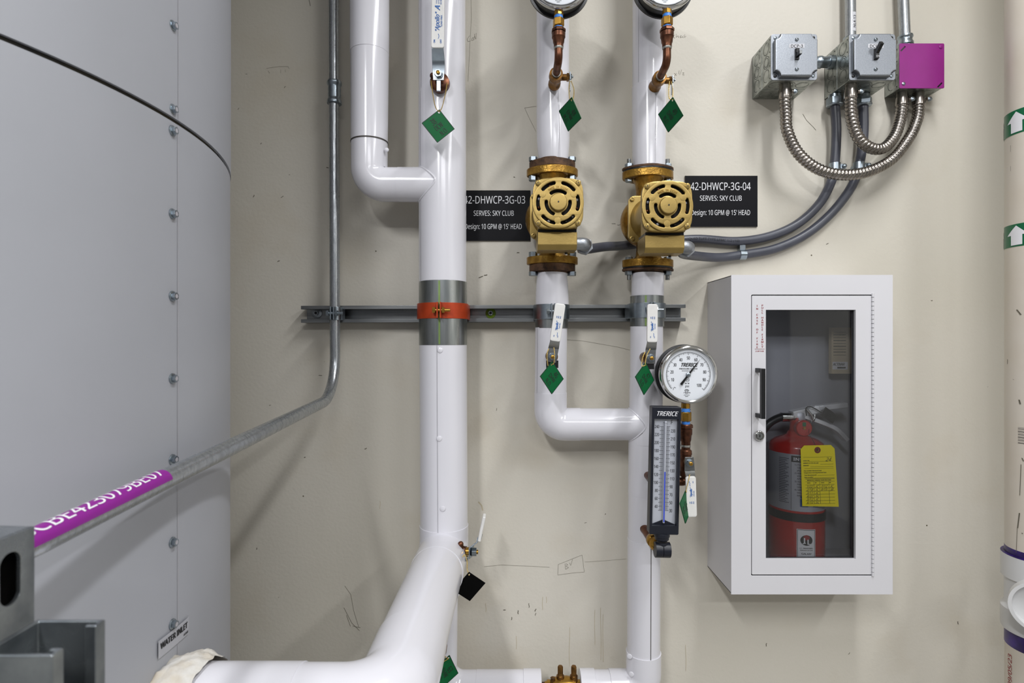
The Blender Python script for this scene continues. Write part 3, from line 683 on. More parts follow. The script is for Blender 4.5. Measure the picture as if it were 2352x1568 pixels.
t = tag(fg_post().build('strut_post', bevel=.0009), 'blurred galvanized strut post with its cut open end, lower left corner', 'strut')
# slotted strut running towards the room, left of the post
t = thing('slotted_strut', (-.345, .1, H-.194), 'blurred galvanized strut with a dark oval slot at the left edge', 'strut')
x1_ = -.3245; zt1 = H-.1255; zb1 = H-.193
M = frame((x1_, .38, zb1), (0, -1, 0), (0, 0, 1))      # local x runs towards the room, y up, z = -x side
M = frame((x1_-.003, .382, zb1), (0, 1, 0), (0, 0, 1)) # z = +x
L_ = .7; holes = []
for k in range(9):
    hx = -.0185-.05*k; holes.append([( hx+px_, .0395+py_) for px_, py_ in [(.0075*math.cos(a)*1.0, .0075*math.sin(a)+(.0095 if math.sin(a) >= 0 else -.0095)) for a in [2*PI*i/24 for i in range(24)]]])
mb = MB().plate([(-L_, 0), (0, 0), (0, zt1-zb1), (-L_, zt1-zb1)], holes, M, .003, FGM, bev=.0006); mb.build('slotted_side', t)
mb = MB().box((x1_-.042, .382-L_, zt1-.003), (x1_-.001, .382, zt1), FGM); mb.box((x1_-.042, .382-L_, zb1), (x1_-.001, .382, zb1+.003), FGM); mb.box((x1_-.045, .382-L_, zb1), (x1_-.042, .382, zt1), FGM); mb.box((x1_-.042, .378, zb1+.003), (x1_-.003, .381, zt1-.003), DARKIN); mb.build('channel_body', t, bevel=.0006)  # dark end plate added inside, painting the shade seen through the slot

# ================================================================ pumps
def pump(px, py, label, flip, disc):
    O = P(px, py, DS); o = thing('circulator_pump', O, label, 'pump', 'gold circulator pumps')
    L = lambda x, y, z: O+V((x, y, z))
    HF = .1005
    def oval(w_, d_, n=40):
        pts = []
        for i in range(n):
            a = 2*PI*i/n; ca, sa = math.cos(a), math.sin(a)
            r = 1/((abs(ca)/w_)**1.7+(abs(sa)/d_)**1.7)**(1/1.7); pts.append((r*ca, r*sa))
        return pts
    # cast body
    mb = MB()
    for s in (1, -1):
        M = frame(L(0, 0, s*HF-.0085), (1, 0, 0), (0, 1, 0)); mb.prism(oval(.0585, .041), M, .017, CAST)
    mb.lathe(L(0, 0, HF-.006), -UP, [(0, .036), (.004, .034), (.012, .0285), (.03, .0265), (.07, .03)], CAST, 36)
    mb.lathe(L(0, 0, -HF+.006), UP, [(0, .036), (.004, .033), (.012, .0275), (.03, .0255), (.07, .03)], CAST, 36)
    vo = L(-.001, 0, -.004)
    mb.lathe(vo+BK*.030, -BK, [(0, .03), (.002, .045), (.010, .056), (.022, .0605), (.034, .0595), (.046, .054), (.052, .048)], CAST, 56)
    mb.build('cast_body', o, bevel=.0016)
    # mounting flange
    M = front(L(-.001, -.030, -.006)); k = .0475
    MB().plate(rrect(-k-.004, -k-.004, k+.004, k+.004, .014, 6), [], M, .009, GOLD, bev=.0015).build('mounting_flange', o)
    for sx in (-1, 1):
        for sz in (-1, 1):
            q = L(-.001+sx*.0435, -.039, -.006+sz*.0435); MB().lathe(q, -BK, [(0, .0052), (.004, .0052), (.0045, .0044), (.0045, .0026), (.0025, .0024)], GOLD, 20).build('flange_screw', o)
    # motor housing
    mo = L(0, -.038, -.007)
    mb = MB().lathe(mo, -BK, [(0, .049), (.006, .047), (.014, .0435), (.024, .0425), (.070, .0445), (.104, .0465), (.112, .0485)], GOLD, 64)
    mb.box(tuple(L(-.038, -.148, -.0560)), tuple(L(.040, -.095, -.030)), GOLD)
    mb.build('motor_housing', o, bevel=.001)
    # end bell with slots
    fc = L(0, -.148, -.0075); M = front(fc)
    def sq(R, c_, n=64):
        out = []
        for i in range(n):
            a = 2*PI*i/n; r = 1/((abs(math.cos(a)))**c_+(abs(math.sin(a)))**c_)**(1/c_); out.append((R*r*math.cos(a), R*r*math.sin(a)))
        return out
    holes = []
    for k in range(6):
        a = math.radians(60+60*k); 
        if k == 0: a = math.radians(58)
        holes.append(arcslot(.0372, .0438, a-.32-math.radians(0), a+.32))
    hol2 = [arcslot(.0205, .0270, math.radians(90+120*k)-.62, math.radians(90+120*k)+.62) for k in range(3)]
    mb = MB(); mb.plate(sq(.0510, 4.4), [circ(0, 0, .0478, 48)], M, .012, GOLD, bev=.002)
    mb.plate(circ(0, 0, .0514, 72), holes+hol2, M @ Matrix.Translation((0, 0, .010)), .006, GOLD, bev=.0014)
    mb.lathe(fc-BK*.015, -BK, [(0, .0185), (.001, .0178), (.008, .0174), (.0092, .0166), (.0096, .0155), (.0096, .001)], GOLD, 40)
    mb.cyl(fc-BK*.0248, fc-BK*.0253, .0016, BLACK, n=14)
    for k in range(3):
        a = math.radians(30+120*k) if False else math.radians((28, 152, 268)[k]); q = fc+V((math.cos(a)*.0352, -.0158, math.sin(a)*.0352)); mb.lathe(q, -BK, [(0, .0064), (.0004, .0063), (.0006, .0060), (.0006, .0001)], GOLD, 24)
    s_ = 'MADE IN CHINA'
    for i, ch in enumerate(s_):
        a = math.radians(90)+(6-i)*.098; q = fc+V((math.cos(a)*.0318, -.0161, math.sin(a)*.0318))
        if ch != ' ': mb.text(ch, front(q, a-PI/2), .0038, CAST, ext=.0003)
    mb.build('end_bell', o)
    for sx in (-1, 1):
        for sz in (-1, 1):
            q = fc+V((sx*.0402, -.011, sz*.0402)); e = MB().lathe(q, -BK, [(0, .0058), (.004, .0056), (.0045, .0042), (.0055, .0034), (.0058, .001)], GOLD, 18)
            e.box(tuple(q+V((-.0022, -.0062, -.0004))), tuple(q+V((.0022, -.0056, .0004))), BLACK); e.box(tuple(q+V((-.0004, -.0062, -.0022))), tuple(q+V((.0004, -.0056, .0022))), BLACK); e.build('bell_screw', o)
    MB().lathe(fc-BK*.002, -BK, [(0, .0455), (.004, .0455)], DARKIN, 40).build('motor_shade_disc', o)['label'] = 'dark disc painting the shaded motor interior behind the slots'  # dark disc stands in for the shade inside the motor
    w_ = MB()
    for k in range(14):
        a = 2*PI*k/14+.2; q = fc+V((math.cos(a)*.039, -.0065, math.sin(a)*.039)); w_.sphere(q, .0035, (ALU, COPPER, BLACK)[k % 3], 8, 6)
    w_.build('motor_winding', o)
    # junction box
    x0_, x1b = -.040, .0405; z1_ = -.0615; z0_ = -.097
    poly = [(-.142, z1_), (-.142, z0_+.0095), (-.134, z0_), (-.090, z0_), (-.072, z0_+.012), (-.072, z1_)]
    mb = MB(); n = 6; vs = [L(x0_, y, z) for y, z in poly]+[L(x1b, y, z) for y, z in poly]
    mb.add(vs, [tuple(range(n)), tuple(range(n, 2*n))[::-1]]+[(i, n+i, n+(i+1) % n, (i+1) % n) for i in range(n)], GOLD)
    jb = mb.build('junction_box', o, bevel=.0012)
    MB().box(tuple(L(x0_+.001, -.140, z1_)), tuple(L(x1b-.001, -.080, z1_+.0056)), BLACK).build('box_gap_shade', jb)  # black block paints the shade in the gap above the box
    MB().cyl(L(.022, -.100, z0_), L(.022, -.100, z0_-.003), .003, BLACK, n=16).build('box_screw', jb)
    # connector elbow
    e = thing('conduit_fitting', L(.0405, -.10, -.079), 'silver elbow connector on the '+('right' if disc else 'left')+' pump wiring box', 'connector', 'silver elbow connectors on the pumps')
    EL = mat_get('cast_zinc')
    pts = bend([L(.0405, -.102, -.079), L(.0640, -.102, -.079), L(.0640, -.070, -.079)], .012, 8)
    MB().tube(pts, .0132, EL, 24).build('elbow_body', e)
    MB().cyl(L(.0645, -.078, -.079), L(.0645, -.064, -.079), .0188, EL, n=6, rot=.3).lathe(L(.0645, -.064, -.079), BK, [(0, .0165), (.006, .016), (.006, .012)], EL, 24).build('compression_nut', e, bevel=.001)
    # companion flanges, bolts
    for s in (1, -1):
        zf = s*(HF+.0085)
        if flip: th = .005; wd = .0590; m_ = RUST
        else: th = .0165; wd = .0525; m_ = RUST
        fl = oval(wd, .040)
        if flip:
            M = frame(L(0, 0, min(zf, zf+s*.003)), (1, 0, 0), (0, 1, 0)); MB().prism(oval(.0575, .041), M, .003, BLACK).build('flange_gasket', o)
            zf += s*.0035
        M = frame(L(0, 0, min(zf, zf+s*th)), (1, 0, 0), (0, 1, 0)); MB().prism(fl, M, th, m_).build('pipe_flange', o, bevel=.001)
        MB().lathe(L(0, 0, zf+s*th), (0, 0, s), [(0, .035), (.003, .0345), (.004, .033)], RUST, 36).build('flange_hub', o)
        for sx in (-1, 1):
            bx = sx*.0440
            zi = s*(HF-.0085); zo = zf+s*th
            b = MB()
            if not flip:
                b.hexnut(L(bx, -.006, zi), (0, 0, -s), .0102, .0110, ZINC); b.cyl(L(bx, -.004, zi), L(bx, -.004, zo), .0045, ZINC, n=12)
                b.hexnut(L(bx, -.006, zo), (0, 0, s), .0100, .0095, ZINC)
            else:
                b.hexnut(L(bx, -.004, zi), (0, 0, -s), .0088, .0065, ZINC); b.hexnut(L(bx, -.004, zo), (0, 0, s), .0096, .0090, ZINC)
                pr = []; zz = 0
                while zz < .020: pr += [(zz, .0044), (zz+.0008, .0051)]; zz += .0016
                b.lathe(L(bx, -.004, zo), (0, 0, s), pr, GALVD, 14); b.cyl(L(bx, -.004, zi), L(bx, -.004, zo), .0045, ZINC, n=12)
            b.build('flange_bolt', o, bevel=.0006)
    return o, e, L
_mc = {}
def mat_get(n):
    if n not in _mc: _mc[n] = mat(n, (168, 172, 178), .42, .9, var=.5, scale=90, col2=(128, 132, 138), bump=.15, bscale=200)
    return _mc[n]
pA, eA, LA = pump(1268.5, 498.5, 'gold circulator pump with plain hex bolts, left of the two, beside the sign ending 03', False, 0)
pB, eB, LB = pump(1488, 505, 'gold circulator pump with threaded bolt ends, beside the sign ending 04', True, 1)

# ================================================================ liquid-tight hoses
RH = .0106
h1 = spline([LA(.0645, -.066, -.079), LA(.068, -.045, -.081), P(1392, 566, 1.292), P(1430, 564, 1.338), P(1500, 556, 1.3495), P(1600, 549, 1.3495), P(1690, 554, 1.3495), P(1765, 543, 1.3495), P(1830, 515, 1.3495), P(1880, 470, 1.347), P(1908, 420, 1.343), P(1917, 375, 1.338), P(1921, 300, 1.337), P(1917, 236, 1.336)], 10)
o = thing('liquidtight_hose', P(1600, 549, 1.345), 'grey flexible hose from the left pump behind the right pump up to the switch box', 'hose', 'grey liquid-tight hoses')
MB().tube(h1, RH, HOSE, 20).build('hose_jacket', o)
h2 = spline([LB(.0645, -.066, -.079), LB(.070, -.035, -.083), P(1612, 589, 1.318), P(1655, 591, 1.343), P(1705, 585, 1.3495), P(1780, 571, 1.3495), P(1850, 539, 1.3495), P(1910, 489, 1.3495), P(1955, 430, 1.345), P(1973, 380, 1.338), P(1983, 310, 1.337), P(1983, 236, 1.336)], 10)
o2 = thing('liquidtight_hose', P(1705, 585, 1.345), 'grey flexible hose from the right pump box, lower of the two curving up', 'hose', 'grey liquid-tight hoses')
MB().tube(h2, RH, HOSE, 20).build('hose_jacket', o2)
def hose_print(hose, parent, pts, body, h=.0055):
    acc = [0]
    for a_, b_ in zip(pts, pts[1:]): acc.append(acc[-1]+(b_-a_).length)
    Ltot = acc[-1]
    def at(u):
        u = max(0, min(Ltot-1e-5, u)); i = 0
        while acc[i+1] < u: i += 1
        f = (u-acc[i])/(acc[i+1]-acc[i]); p = pts[i].lerp(pts[i+1], f); d = (pts[min(i+2, len(pts)-1)]-pts[max(i-1, 0)]).normalized(); return p, d
    def fn_(x, y):
        p, d = at(hose+x); up = d.cross(BK).normalized()
        if up.z < 0 or (abs(up.z) < .2 and up.x > 0): up = -up
        a = y/RH; return p+(up*math.sin(a)-BK*math.cos(a))*(RH+.0004)
    MB().text(body, None, h, BLACKINK, fn=fn_, cut=(.004, .002), al='CENTER', sx=1.1).build('hose_lettering', parent, flat=True)
hose_print(.385, o, h1, 'LIQUID TUFF TYPE LFMC 1/2 (16)')
for px, py, D_, lab, s in ((1917, 383, 1.339, 'zinc strap on the left hose below the switch boxes', 1), (1973, 381, 1.339, 'zinc strap on the right hose below the switch boxes', 1)):
    q = P(px, py, D_); o_ = thing('hose_strap', q, lab, 'strap', 'zinc hose straps')
    MB().lathe(q-UP*.008, UP, [(0, RH), (0, RH+.002), (.016, RH+.002), (.016, RH)], ZINC, 24).cyl(q+V((0, .006, 0)), q+V((0, .023, 0)), .007, ZINC, n=12).build('strap_band', o_)
    MB().box(tuple(q+V((RH, -.006, -.006))), tuple(q+V((RH+.014, -.002, .006))), ZINC).build('strap_ear', o_, bevel=.001)
    MB().sphere(q+V((RH+.009, -.008, 0)), .005, ZINC, 12, 8, (1, .6, 1)).build('strap_screw', o_)
q = P(1705, 585, 1.3495); o_ = thing('hose_strap', q, 'zinc strap around the lower hose right of the pump', 'strap', 'zinc hose straps')
MB().lathe(q-RT*.0075, RT, [(0, RH), (0, RH+.0018), (.015, RH+.0018), (.015, RH)], ZINC, 24).build('strap_band', o_)
MB().box(tuple(q+V((-.007, -.003, RH))), tuple(q+V((.007, .0132, RH+.013))), ZINC).build('strap_ear', o_, bevel=.001)

# ================================================================ switch boxes
def jbox(px, pyb, lab, depth, purple=False, text=None, toggle='side', label2=None):
    x0 = (px-1176)/FPX*WALL; z0 = H-(pyb-784)/FPX*WALL; s = .1016
    o = thing('junction_box' if purple else 'switch_box', (x0+s/2, WALL, z0), lab, 'electrical box')
    yf = WALL-depth; yb = WALL
    def boxpart(ya, yb_, nm):
        mb = MB(); g = .0012
        mb.box((x0, ya+.0006, z0), (x0+s, yb_-.0006, z0+s), BOXG)
        return mb
    segs = [(WALL-.054, WALL)] if purple else [(WALL-.054, WALL), (WALL-.1, WALL-.054)]
    for (ya, yb_) in segs:
        mb = boxpart(ya, yb_, ''); ym = (ya+yb_)/2
        ML = frame((x0-.0001, ym, z0+s/2), (0, -1, 0), (0, 0, 1)); MBt = frame((x0+s/2, ym, z0-.0001), (1, 0, 0), (0, 1, 0)); MBt = frame((x0+s/2, ym, z0-.0001), (1, 0, 0), (0, -1, 0))
        for k in (-1, 0, 1):
            for r_, a0, a1 in ((.0135, .25, 5.9), (.0095, 0, 2*PI)):
                if k == 0 or r_ > .01:
                    mb.ring(ML @ Matrix.Translation((0, k*.031, 0)), r_, .0009, STAMP, a0=a0+k, a1=a1+k)
                    mb.ring(MBt @ Matrix.Translation((k*.031, 0, 0)), r_, .0009, STAMP, a0=a0+k, a1=a1+k)
        for k in (-1.4, -.5, .5, 1.4): mb.add([ML @ V((ddx, k*.031+ddy, .0004)) for ddx, ddy in circ(.017, 0, .0015, 8)], [tuple(range(8))], STAMP)
        mb.build('box_section', o, bevel=.0012)
    M = front((x0+s/2, yf, z0+s/2)); k = s/2
    if not purple:
        MB().plate(rrect(-k-.001, -k-.001, k+.001, k+.001, .006), [], M, .003, COVER, bev=.0008).build('cover_rim', o)
        # raised cover with concave corners
        c_ = .013; k2 = k-.0035; out = []
        for sx, sy, a in ((1, 1, 0), (-1, 1, 1), (-1, -1, 2), (1, -1, 3)):
            cx, cy = sx*k2, sy*k2; a0 = {0: 1.5*PI, 1: 0, 2: .5*PI, 3: PI}[a]
            for i in range(9):
                t_ = a0-i*(PI/2)/8; out.append((cx+c_*math.cos(t_), cy+c_*math.sin(t_)))
        mc = MB().plate(out, [], M @ Matrix.Translation((0, 0, .002)), .0125, COVER, bev=.0028); cov = mc.build('raised_cover', o)
        Mc = M @ Matrix.Translation((0, 0, .0146))
        for yy in (.033, -.033):
            q = Mc @ V((0, yy, 0)); e = MB().lathe(q, -BK, [(0, .0042), (.001, .004), (.0022, .0026), (.0024, .0005)], ZINC, 18); e.box(tuple(q+V((-.0032, -.0028, -.0005))), tuple(q+V((.0032, -.0018, .0005))), BLACK); e.build('cover_screw', cov)
        for sx, sy in ((-1, 1), (1, -1), (-1, -1), (1, 1)):
            q = M @ V((sx*(k-.008), sy*(k-.008), .003)); MB().lathe(q, -BK, [(0, .0038), (.001, .0036), (.0018, .002), (.002, .0005)], BLACK if sx == sy else ZINC, 14).build('corner_screw', o)
        lb = MB(); lb.prism([(-.017, .0145), (.017, .0145), (.017, .0235), (-.017, .0235)], Mc, .0003, STK)
        lb.text(text, Mc @ Matrix.Translation((0, .0188, .0003)), .0062, BLACKINK, bold=.0001, sx=1.12); lb.build('name_label', cov)['label'] = 'pale label reading '+text
        # toggle
        tg = MB(); tg.box((-.0045, -.012, 0), (.0045, .012, .003), BLACK, Mc)
        if toggle == 'side': tg.box((-.0035, .002, .002), (.0035, .0115, .0055), BLACK, Mc); tg.box((-.003, -.007, .002), (.003, .001, .017), BLACK, Mc); tg.box((-.0025, -.0065, .017), (.0025, .0005, .0175), GALVD, Mc)
        else:
            Mt = Mc @ Matrix.Rotation(math.radians(-38), 4, 'X') @ Matrix.Translation((0, 0, 0)); tg.box((-.0035, -.005, 0), (.0035, .005, .026), BLACK, Mt); tg.box((-.004, -.0115, .002), (.004, .004, .007), BLACK, Mc)
            tg.text('ON', Mc @ Matrix.Translation((0, -.007, .0072)), .0035, WHITEINK)
        tg.build('toggle_switch', cov, bevel=.0006)
    else:
        out = rrect(-k-.0015, -k-.0015, k+.0015, k+.0015, .003)
        def slot(cx, cy, ang, l=.006, w_=.0018):
            o_ = []
            for i in range(12):
                a = 2*PI*i/12; x, y = w_*math.cos(a)+(l if math.cos(a) > 0 else -l), w_*math.sin(a); o_.append((cx+x*math.cos(ang)-y*math.sin(ang), cy+x*math.sin(ang)+y*math.cos(ang)))
            return o_
        MB().plate(out, [slot(-k+.007, k-.011, PI/4), slot(k-.009, -k+.006, PI/4), circ(-k+.009, -k+.008, .002, 10), circ(k-.006, k-.007, .0025, 10)], M, .0016, PURPLE, bev=.0004).quad(M, -k+.002, -k+.002, k-.002, k-.002, BLACK, z=.0002).build('flat_cover', o)['label'] = 'bright purple cover plate with slotted corners'  # black sheet behind the slots paints the shade inside the box
        q = M @ V((-k+.008, -k+.009, .0016)); MB().lathe(q, -BK, [(0, .0042), (.001, .004), (.002, .0022)], ZINC, 16).build('corner_screw', o)
        q = M @ V((k-.007, k-.007, .0016)); MB().lathe(q, -BK, [(0, .0045), (.001, .0042), (.002, .0022)], PURPLE, 16).build('corner_screw', o)
    return o, x0, z0
jA = jbox(1727, 228.5, 'leftmost switch box with steel cover labelled DCP-3, toggle sideways', .1, text='DCP-3', toggle='side')
jB = jbox(1893, 228.5, 'middle switch box with steel cover and its toggle tilted up', .1, text='DCP-4', toggle='up')
jC = jbox(2031, 225, 'shallow steel junction box with bright purple cover, rightmost of the three', .054, purple=True)
# coupling between the two switch boxes
q = P(1900, 143, 1.325)
xa = jA[1]+.1016; xb = jB[1]; o = thing('box_coupling', (xa, q.y, q.z), 'short zinc nipple coupling between the two switch boxes', 'connector')
MB().lathe((xa, q.y, q.z), RT, [(0, .013), (.020, .013), (.022, .0155), (.027, .0155), (.030, .0128), (.036, .0128), (.039, .0142), (.045, .0142), (.048, .0125), (xb-xa-.012, .0125), (xb-xa-.011, .0155), (xb-xa-.003, .0155), (xb-xa, .015)], ZINC, 28).build('coupling_sleeve', o)
# conduits from above
for px0, px1, pyb, lab, hid in ((1953, 1954, 128, 'steel conduit dropping into the middle switch box, tagged NL4-13', 1), (2073, 2079, 100, 'steel conduit dropping into the purple junction box', 0)):
    Dq = 1.335; a = P(px0-(px1-px0)*4, -620, Dq); b = P(px1, pyb, Dq); o = thing('steel_conduit', b, lab, 'conduit', 'steel conduits above the switch boxes')
    MB().cyl(a, b, .0118, EMT, n=28).build('conduit_tube', o)
    zt0 = (jB if hid else jC)[2]+.1016
    cx = b.x
    MB().lathe((cx, Dq, zt0), UP, [(0, .013), (.004, .0155), (.006, .014), (.009, .014), (.011, .0172), (.016, .0172), (.02, .0145), (.026, .0145), (.029, .0165), (.033, .016), (.034, .0118)], ZINC, 28).build('box_connector', o)
    if hid:
        lb = MB(); q0 = P(1954, 55, Dq); z0l = q0.z-.0225; z1l = q0.z+.0225
        vs = []
        for i in range(7):
            a_ = -.22+i*.12; 
            for z in (z0l, z1l): vs.append(V((cx+math.sin(a_)*.0122, Dq-math.cos(a_)*.0122, z)))
        lb.add(vs, [(2*i, 2*i+2, 2*i+3, 2*i+1) for i in range(6)], STK)
        lb.text('NL4-13', None, .0056, BLACKINK, cut=(0, .0015), bold=.0001, sx=1.15, fn=lambda x, y: V((cx+math.sin(.14-y/.0124)*.0126, Dq-math.cos(.14-y/.0124)*.0126, q0.z+x)))
        lb.build('conduit_tag', o)['label'] = 'white label reading NL4-13 sideways'
# hose nuts below the middle box
for px, lab in ((1917, 'left'), (1983, 'right')):
    q = P(px, 236, 1.336); z0 = jB[2]; o = thing('hose_connector', (q.x, 1.336, z0-.035), 'hexagonal zinc hose connector, '+lab+' of the pair under the middle switch box', 'connector', 'hexagonal hose connectors')
    MB().lathe((q.x, 1.336, z0-.001), -UP, [(0, .014), (.01, .014)], ZINC, 24).build('connector_neck', o)
    MB().cyl((q.x, 1.336, z0-.009), (q.x, 1.336, z0-.024), .0185, ZINC, n=6, rot=.25).lathe((q.x, 1.336, z0-.024), -UP, [(0, .0185), (.003, .0178), (.004, .0165)], ZINC, 24).build('compression_nut', o, bevel=.0008)
# flexible metal conduits
def flexhose(pts, lab, name='flexible_conduit'):
    c_ = resample(spline(pts, 24), .00105); r = .0112; n = len(c_); o = thing(name, c_[0], lab, 'conduit', 'corrugated flexible conduits')
    mb = MB(); N_ = 22; mb.tube(c_, r, FLEX, N_, caps=False)
    for j in range(n):
        for i in range(N_):
            q = mb.v[j*N_+i]; e = abs(math.sin(PI*j/8.0+PI*i/N_))
            mb.v[j*N_+i] = c_[j]+(q-c_[j]).normalized()*(r-.0014+.0030*e**.55)
    ob_ = mb.build('corrugated_sheath', o, smooth_all=True); return o
fz = jA[2]
F1 = [P(1803, 216, 1.285), P(1803, 238, 1.285), P(1805, 262, 1.285), P(1808, 300, 1.285), P(1832, 350, 1.285), P(1875, 386, 1.285), P(1930, 401, 1.286), P(1990, 395, 1.291), P(2048, 366, 1.303), P(2088, 316, 1.318), P(2106, 275, 1.330), P(2110, 248, 1.335), P(2110, 232, 1.335)]
flexhose(F1, 'longer corrugated metal conduit looping from the left switch box to the purple box')
F2 = [P(1954, 216, 1.285), P(1954, 240, 1.285), P(1956, 270, 1.285), P(1970, 313, 1.288), P(1996, 338, 1.294), P(2027, 341, 1.302), P(2053, 315, 1.316), P(2066, 280, 1.328), P(2071, 250, 1.335), P(2071, 232, 1.335)]
flexhose(F2, 'shorter corrugated metal conduit looping from the middle switch box to the purple box')
for px, D_, zb_, lab in ((1803, 1.285, jA[2], 'under the left switch box'), (1954, 1.285, jB[2], 'under the middle switch box, in front'), (2071, 1.335, jC[2], 'left of the two under the purple box'), (2110, 1.335, jC[2], 'right of the two under the purple box')):
    x_ = (px-1176)/FPX*D_; o = thing('flex_connector', (x_, D_, zb_-.03), 'dark steel squeeze connector '+lab, 'connector', 'squeeze connectors of the corrugated conduits')
    MB().lathe((x_, D_, zb_), -UP, [(0, .0125), (.010, .0125), (.012, .0138), (.030, .0138), (.031, .0125)], FLEX, 28).build('connector_body', o, bevel=.0005)
    MB().cyl((x_+.010, D_-.008, zb_-.019), (x_+.021, D_-.008, zb_-.019), .0045, FLEX, n=14).build('screw_lug', o)
    MB().lathe((x_+.0185, D_-.009, zb_-.019), -BK, [(0, .0055), (.003, .0052), (.004, .003), (.0042, .0005)], ZINC, 16).build('squeeze_screw', o)

# ================================================================ wall signs
def sign(px0, px1, py0, py1, lines, lab, ox=0):
    D_ = WALL-.004; a = P(px0, py1, D_); b = P(px1, py0, D_); o = thing('engraved_sign', (a.x, WALL, a.z), lab, 'sign', 'black equipment signs')
    MB().box((a.x, D_+.0012, a.z), (b.x, WALL, b.z), SIGNE).build('sign_backing', o)
    MB().box((a.x, D_, a.z), (b.x, D_+.0012, b.z), SIGNB).build('sign_plate', o)
    mb = MB(); M = front((0, D_, 0))
    for (s, px, py, h, wpx) in lines:
        q = P(px, py, D_)
        c0 = MB().text(s, Matrix.Identity(4), h, WHITEINK); xs = [v_.x for v_ in c0.v]; wd = max(xs)-min(xs); want = wpx/FPX*D_
        mb.text(s, front(q), h, WHITEINK, sx=want/wd, bold=.00008)
    mb.build('sign_lettering', o, flat=True)
sign(1051, 1218, 437, 553, [('42-DHWCP-3G-03', 1136, 458, .0180, 141), ('SERVES: SKY CLUB', 1134, 489, .0122, 92), ("Design: 10 GPM @ 15' HEAD", 1133, 519.5, .0122, 130)], 'black sign reading 42-DHWCP-3G-03, half behind the wide riser')
sign(1573.5, 1740, 403.5, 520.5, [('42-DHWCP-3G-04', 1655, 427, .0180, 138), ('SERVES: SKY CLUB', 1655.5, 454.5, .0122, 96), ("Design: 10 GPM @ 15' HEAD", 1655, 487.5, .0122, 135)], 'black sign reading 42-DHWCP-3G-04, right of the right pump')

# ================================================================ tags on bead chains
def valve_tag(cx, cy, D, R, T, lines, ccw, lab, chain=None, mt=GREEN, ys=(1, 1), ink=BLACKINK, anch=None, name='valve_tag'):
    a = .0345; S = D/FPX
    def vec(d, sg):
        x, z = d[0]*S, d[1]*S; l = math.hypot(x, z); y = math.sqrt(max(0, a*a-l*l)) if l < a else 0
        return V((x, sg*y, z)).normalized()*a
    Rv = vec(R, ys[0]); Tv = vec(T, ys[1])
    if abs(Rv.y) > .3*a: Tv = V((T[0]*S, -(T[0]*S*Rv.x+T[1]*S*Rv.z)/Rv.y, T[1]*S))
    Tv = (Tv-Rv*(Tv.dot(Rv)/Rv.dot(Rv))).normalized()*a
    C_ = P(cx, cy, D); o = thing(name, C_, lab, 'tag', 'square valve tags')
    M = frame(C_, Rv, Tv); hole = circ(0, .0285, .0022, 12)
    mb = MB(); mb.plate([(a, 0), (0, a), (-a, 0), (0, -a)], [hole], M, .0016, mt)
    if mt is GREEN:
        e = a-.0004; mb.line(M, [(e, 0), (0, e), (-e, 0), (0, -e), (e, 0)], .0011, BLACKINK, z=.0018)
    for i, s in enumerate(lines):
        ang = PI/4 if ccw else -PI/4
        u = V((math.cos(ang), math.sin(ang))); upd = V((-u.y, u.x)); off = (.0130, -.0005, -.0145)[i]; sh = (0, .000, .001)[i]
        off2 = V((.0,)*2) if True else 0
        q = upd*off+u*((-.003, 0, .002)[i] if ccw else (.003, 0, 0)[i])
        mb.text(s, M @ Matrix.Translation((q.x, q.y, .0018)) @ Matrix.Rotation(ang, 4, 'Z'), (.0120, .0102, .0102)[i], ink, sx=.62, bold=.0001, lift=.0002)
    pl = mb.build('tag_plate', o)
    hp = M @ V((0, .0285, .001))
    if chain:
        for ch in chain:
            pts = [hp+V((0, -.0025, 0))]+[P(*q) for q in ch]
            MB().beads(spline(pts, 8), .00125, BEAD).build('bead_chain', o)
    return o
valve_tag(1006.5, 290, 1.165, (36, -2), (2, 36), ('38', 'DCW', 'N.O.'), True, 'green tag marked 38 DCW, hanging on the wide riser', [[(1000, 245, 1.165), (994, 215, 1.175), (990, 185, 1.19)], [(1015, 247, 1.165), (1023, 215, 1.17), (1027, 190, 1.18)]])
valve_tag(1310, 263, 1.185, (23, -18), (2, 36), ('48', 'DHW', 'N.O.'), False, 'green tag marked 48 beside the left gauge pipe', [[(1309, 232, 1.185), (1307, 205, 1.19), (1309, 186, 1.2)], [(1317, 225, 1.19), (1318, 205, 1.2), (1312, 186, 1.2)]], ys=(-1, 1))
valve_tag(1541, 264, 1.185, (20.5, -13), (1, 36), ('49', 'DHW', 'N.O.'), False, 'green tag marked 49 beside the right gauge pipe', [[(1537, 225, 1.185), (1536, 205, 1.19), (1538, 186, 1.2)], [(1545, 225, 1.19), (1545, 205, 1.2), (1542, 186, 1.2)]], ys=(-1, 1))
valve_tag(1267, 867, 1.18, (28.5, -4.5), (1, 36), ('46', 'DHW', 'N.O.'), False, 'dark green tag marked 46 on the pipe below the left pump', [[(1260, 842, 1.18), (1257, 826, 1.18), (1257, 810, 1.185), (1261, 800, 1.2)], [(1272, 834, 1.185), (1274, 815, 1.175), (1272, 797, 1.18)]])
valve_tag(1480, 869, 1.18, (27.5, -5.5), (3, 35), ('47', 'DHW', 'N.O.'), False, 'dark green tag marked 47 on the pipe below the right pump', [[(1474, 840, 1.175), (1476, 822, 1.18), (1482, 807, 1.19)], [(1482, 834, 1.18), (1486, 815, 1.175), (1494, 800, 1.18)]])
valve_tag(1574, 1162, 1.165, (22, -14), (5, 34), ('65', 'DHW', 'N.O.'), False, 'dark green tag marked 65 beside the thermometer', [[(1576, 1125, 1.165), (1581, 1105, 1.165), (1584, 1090, 1.17)]])
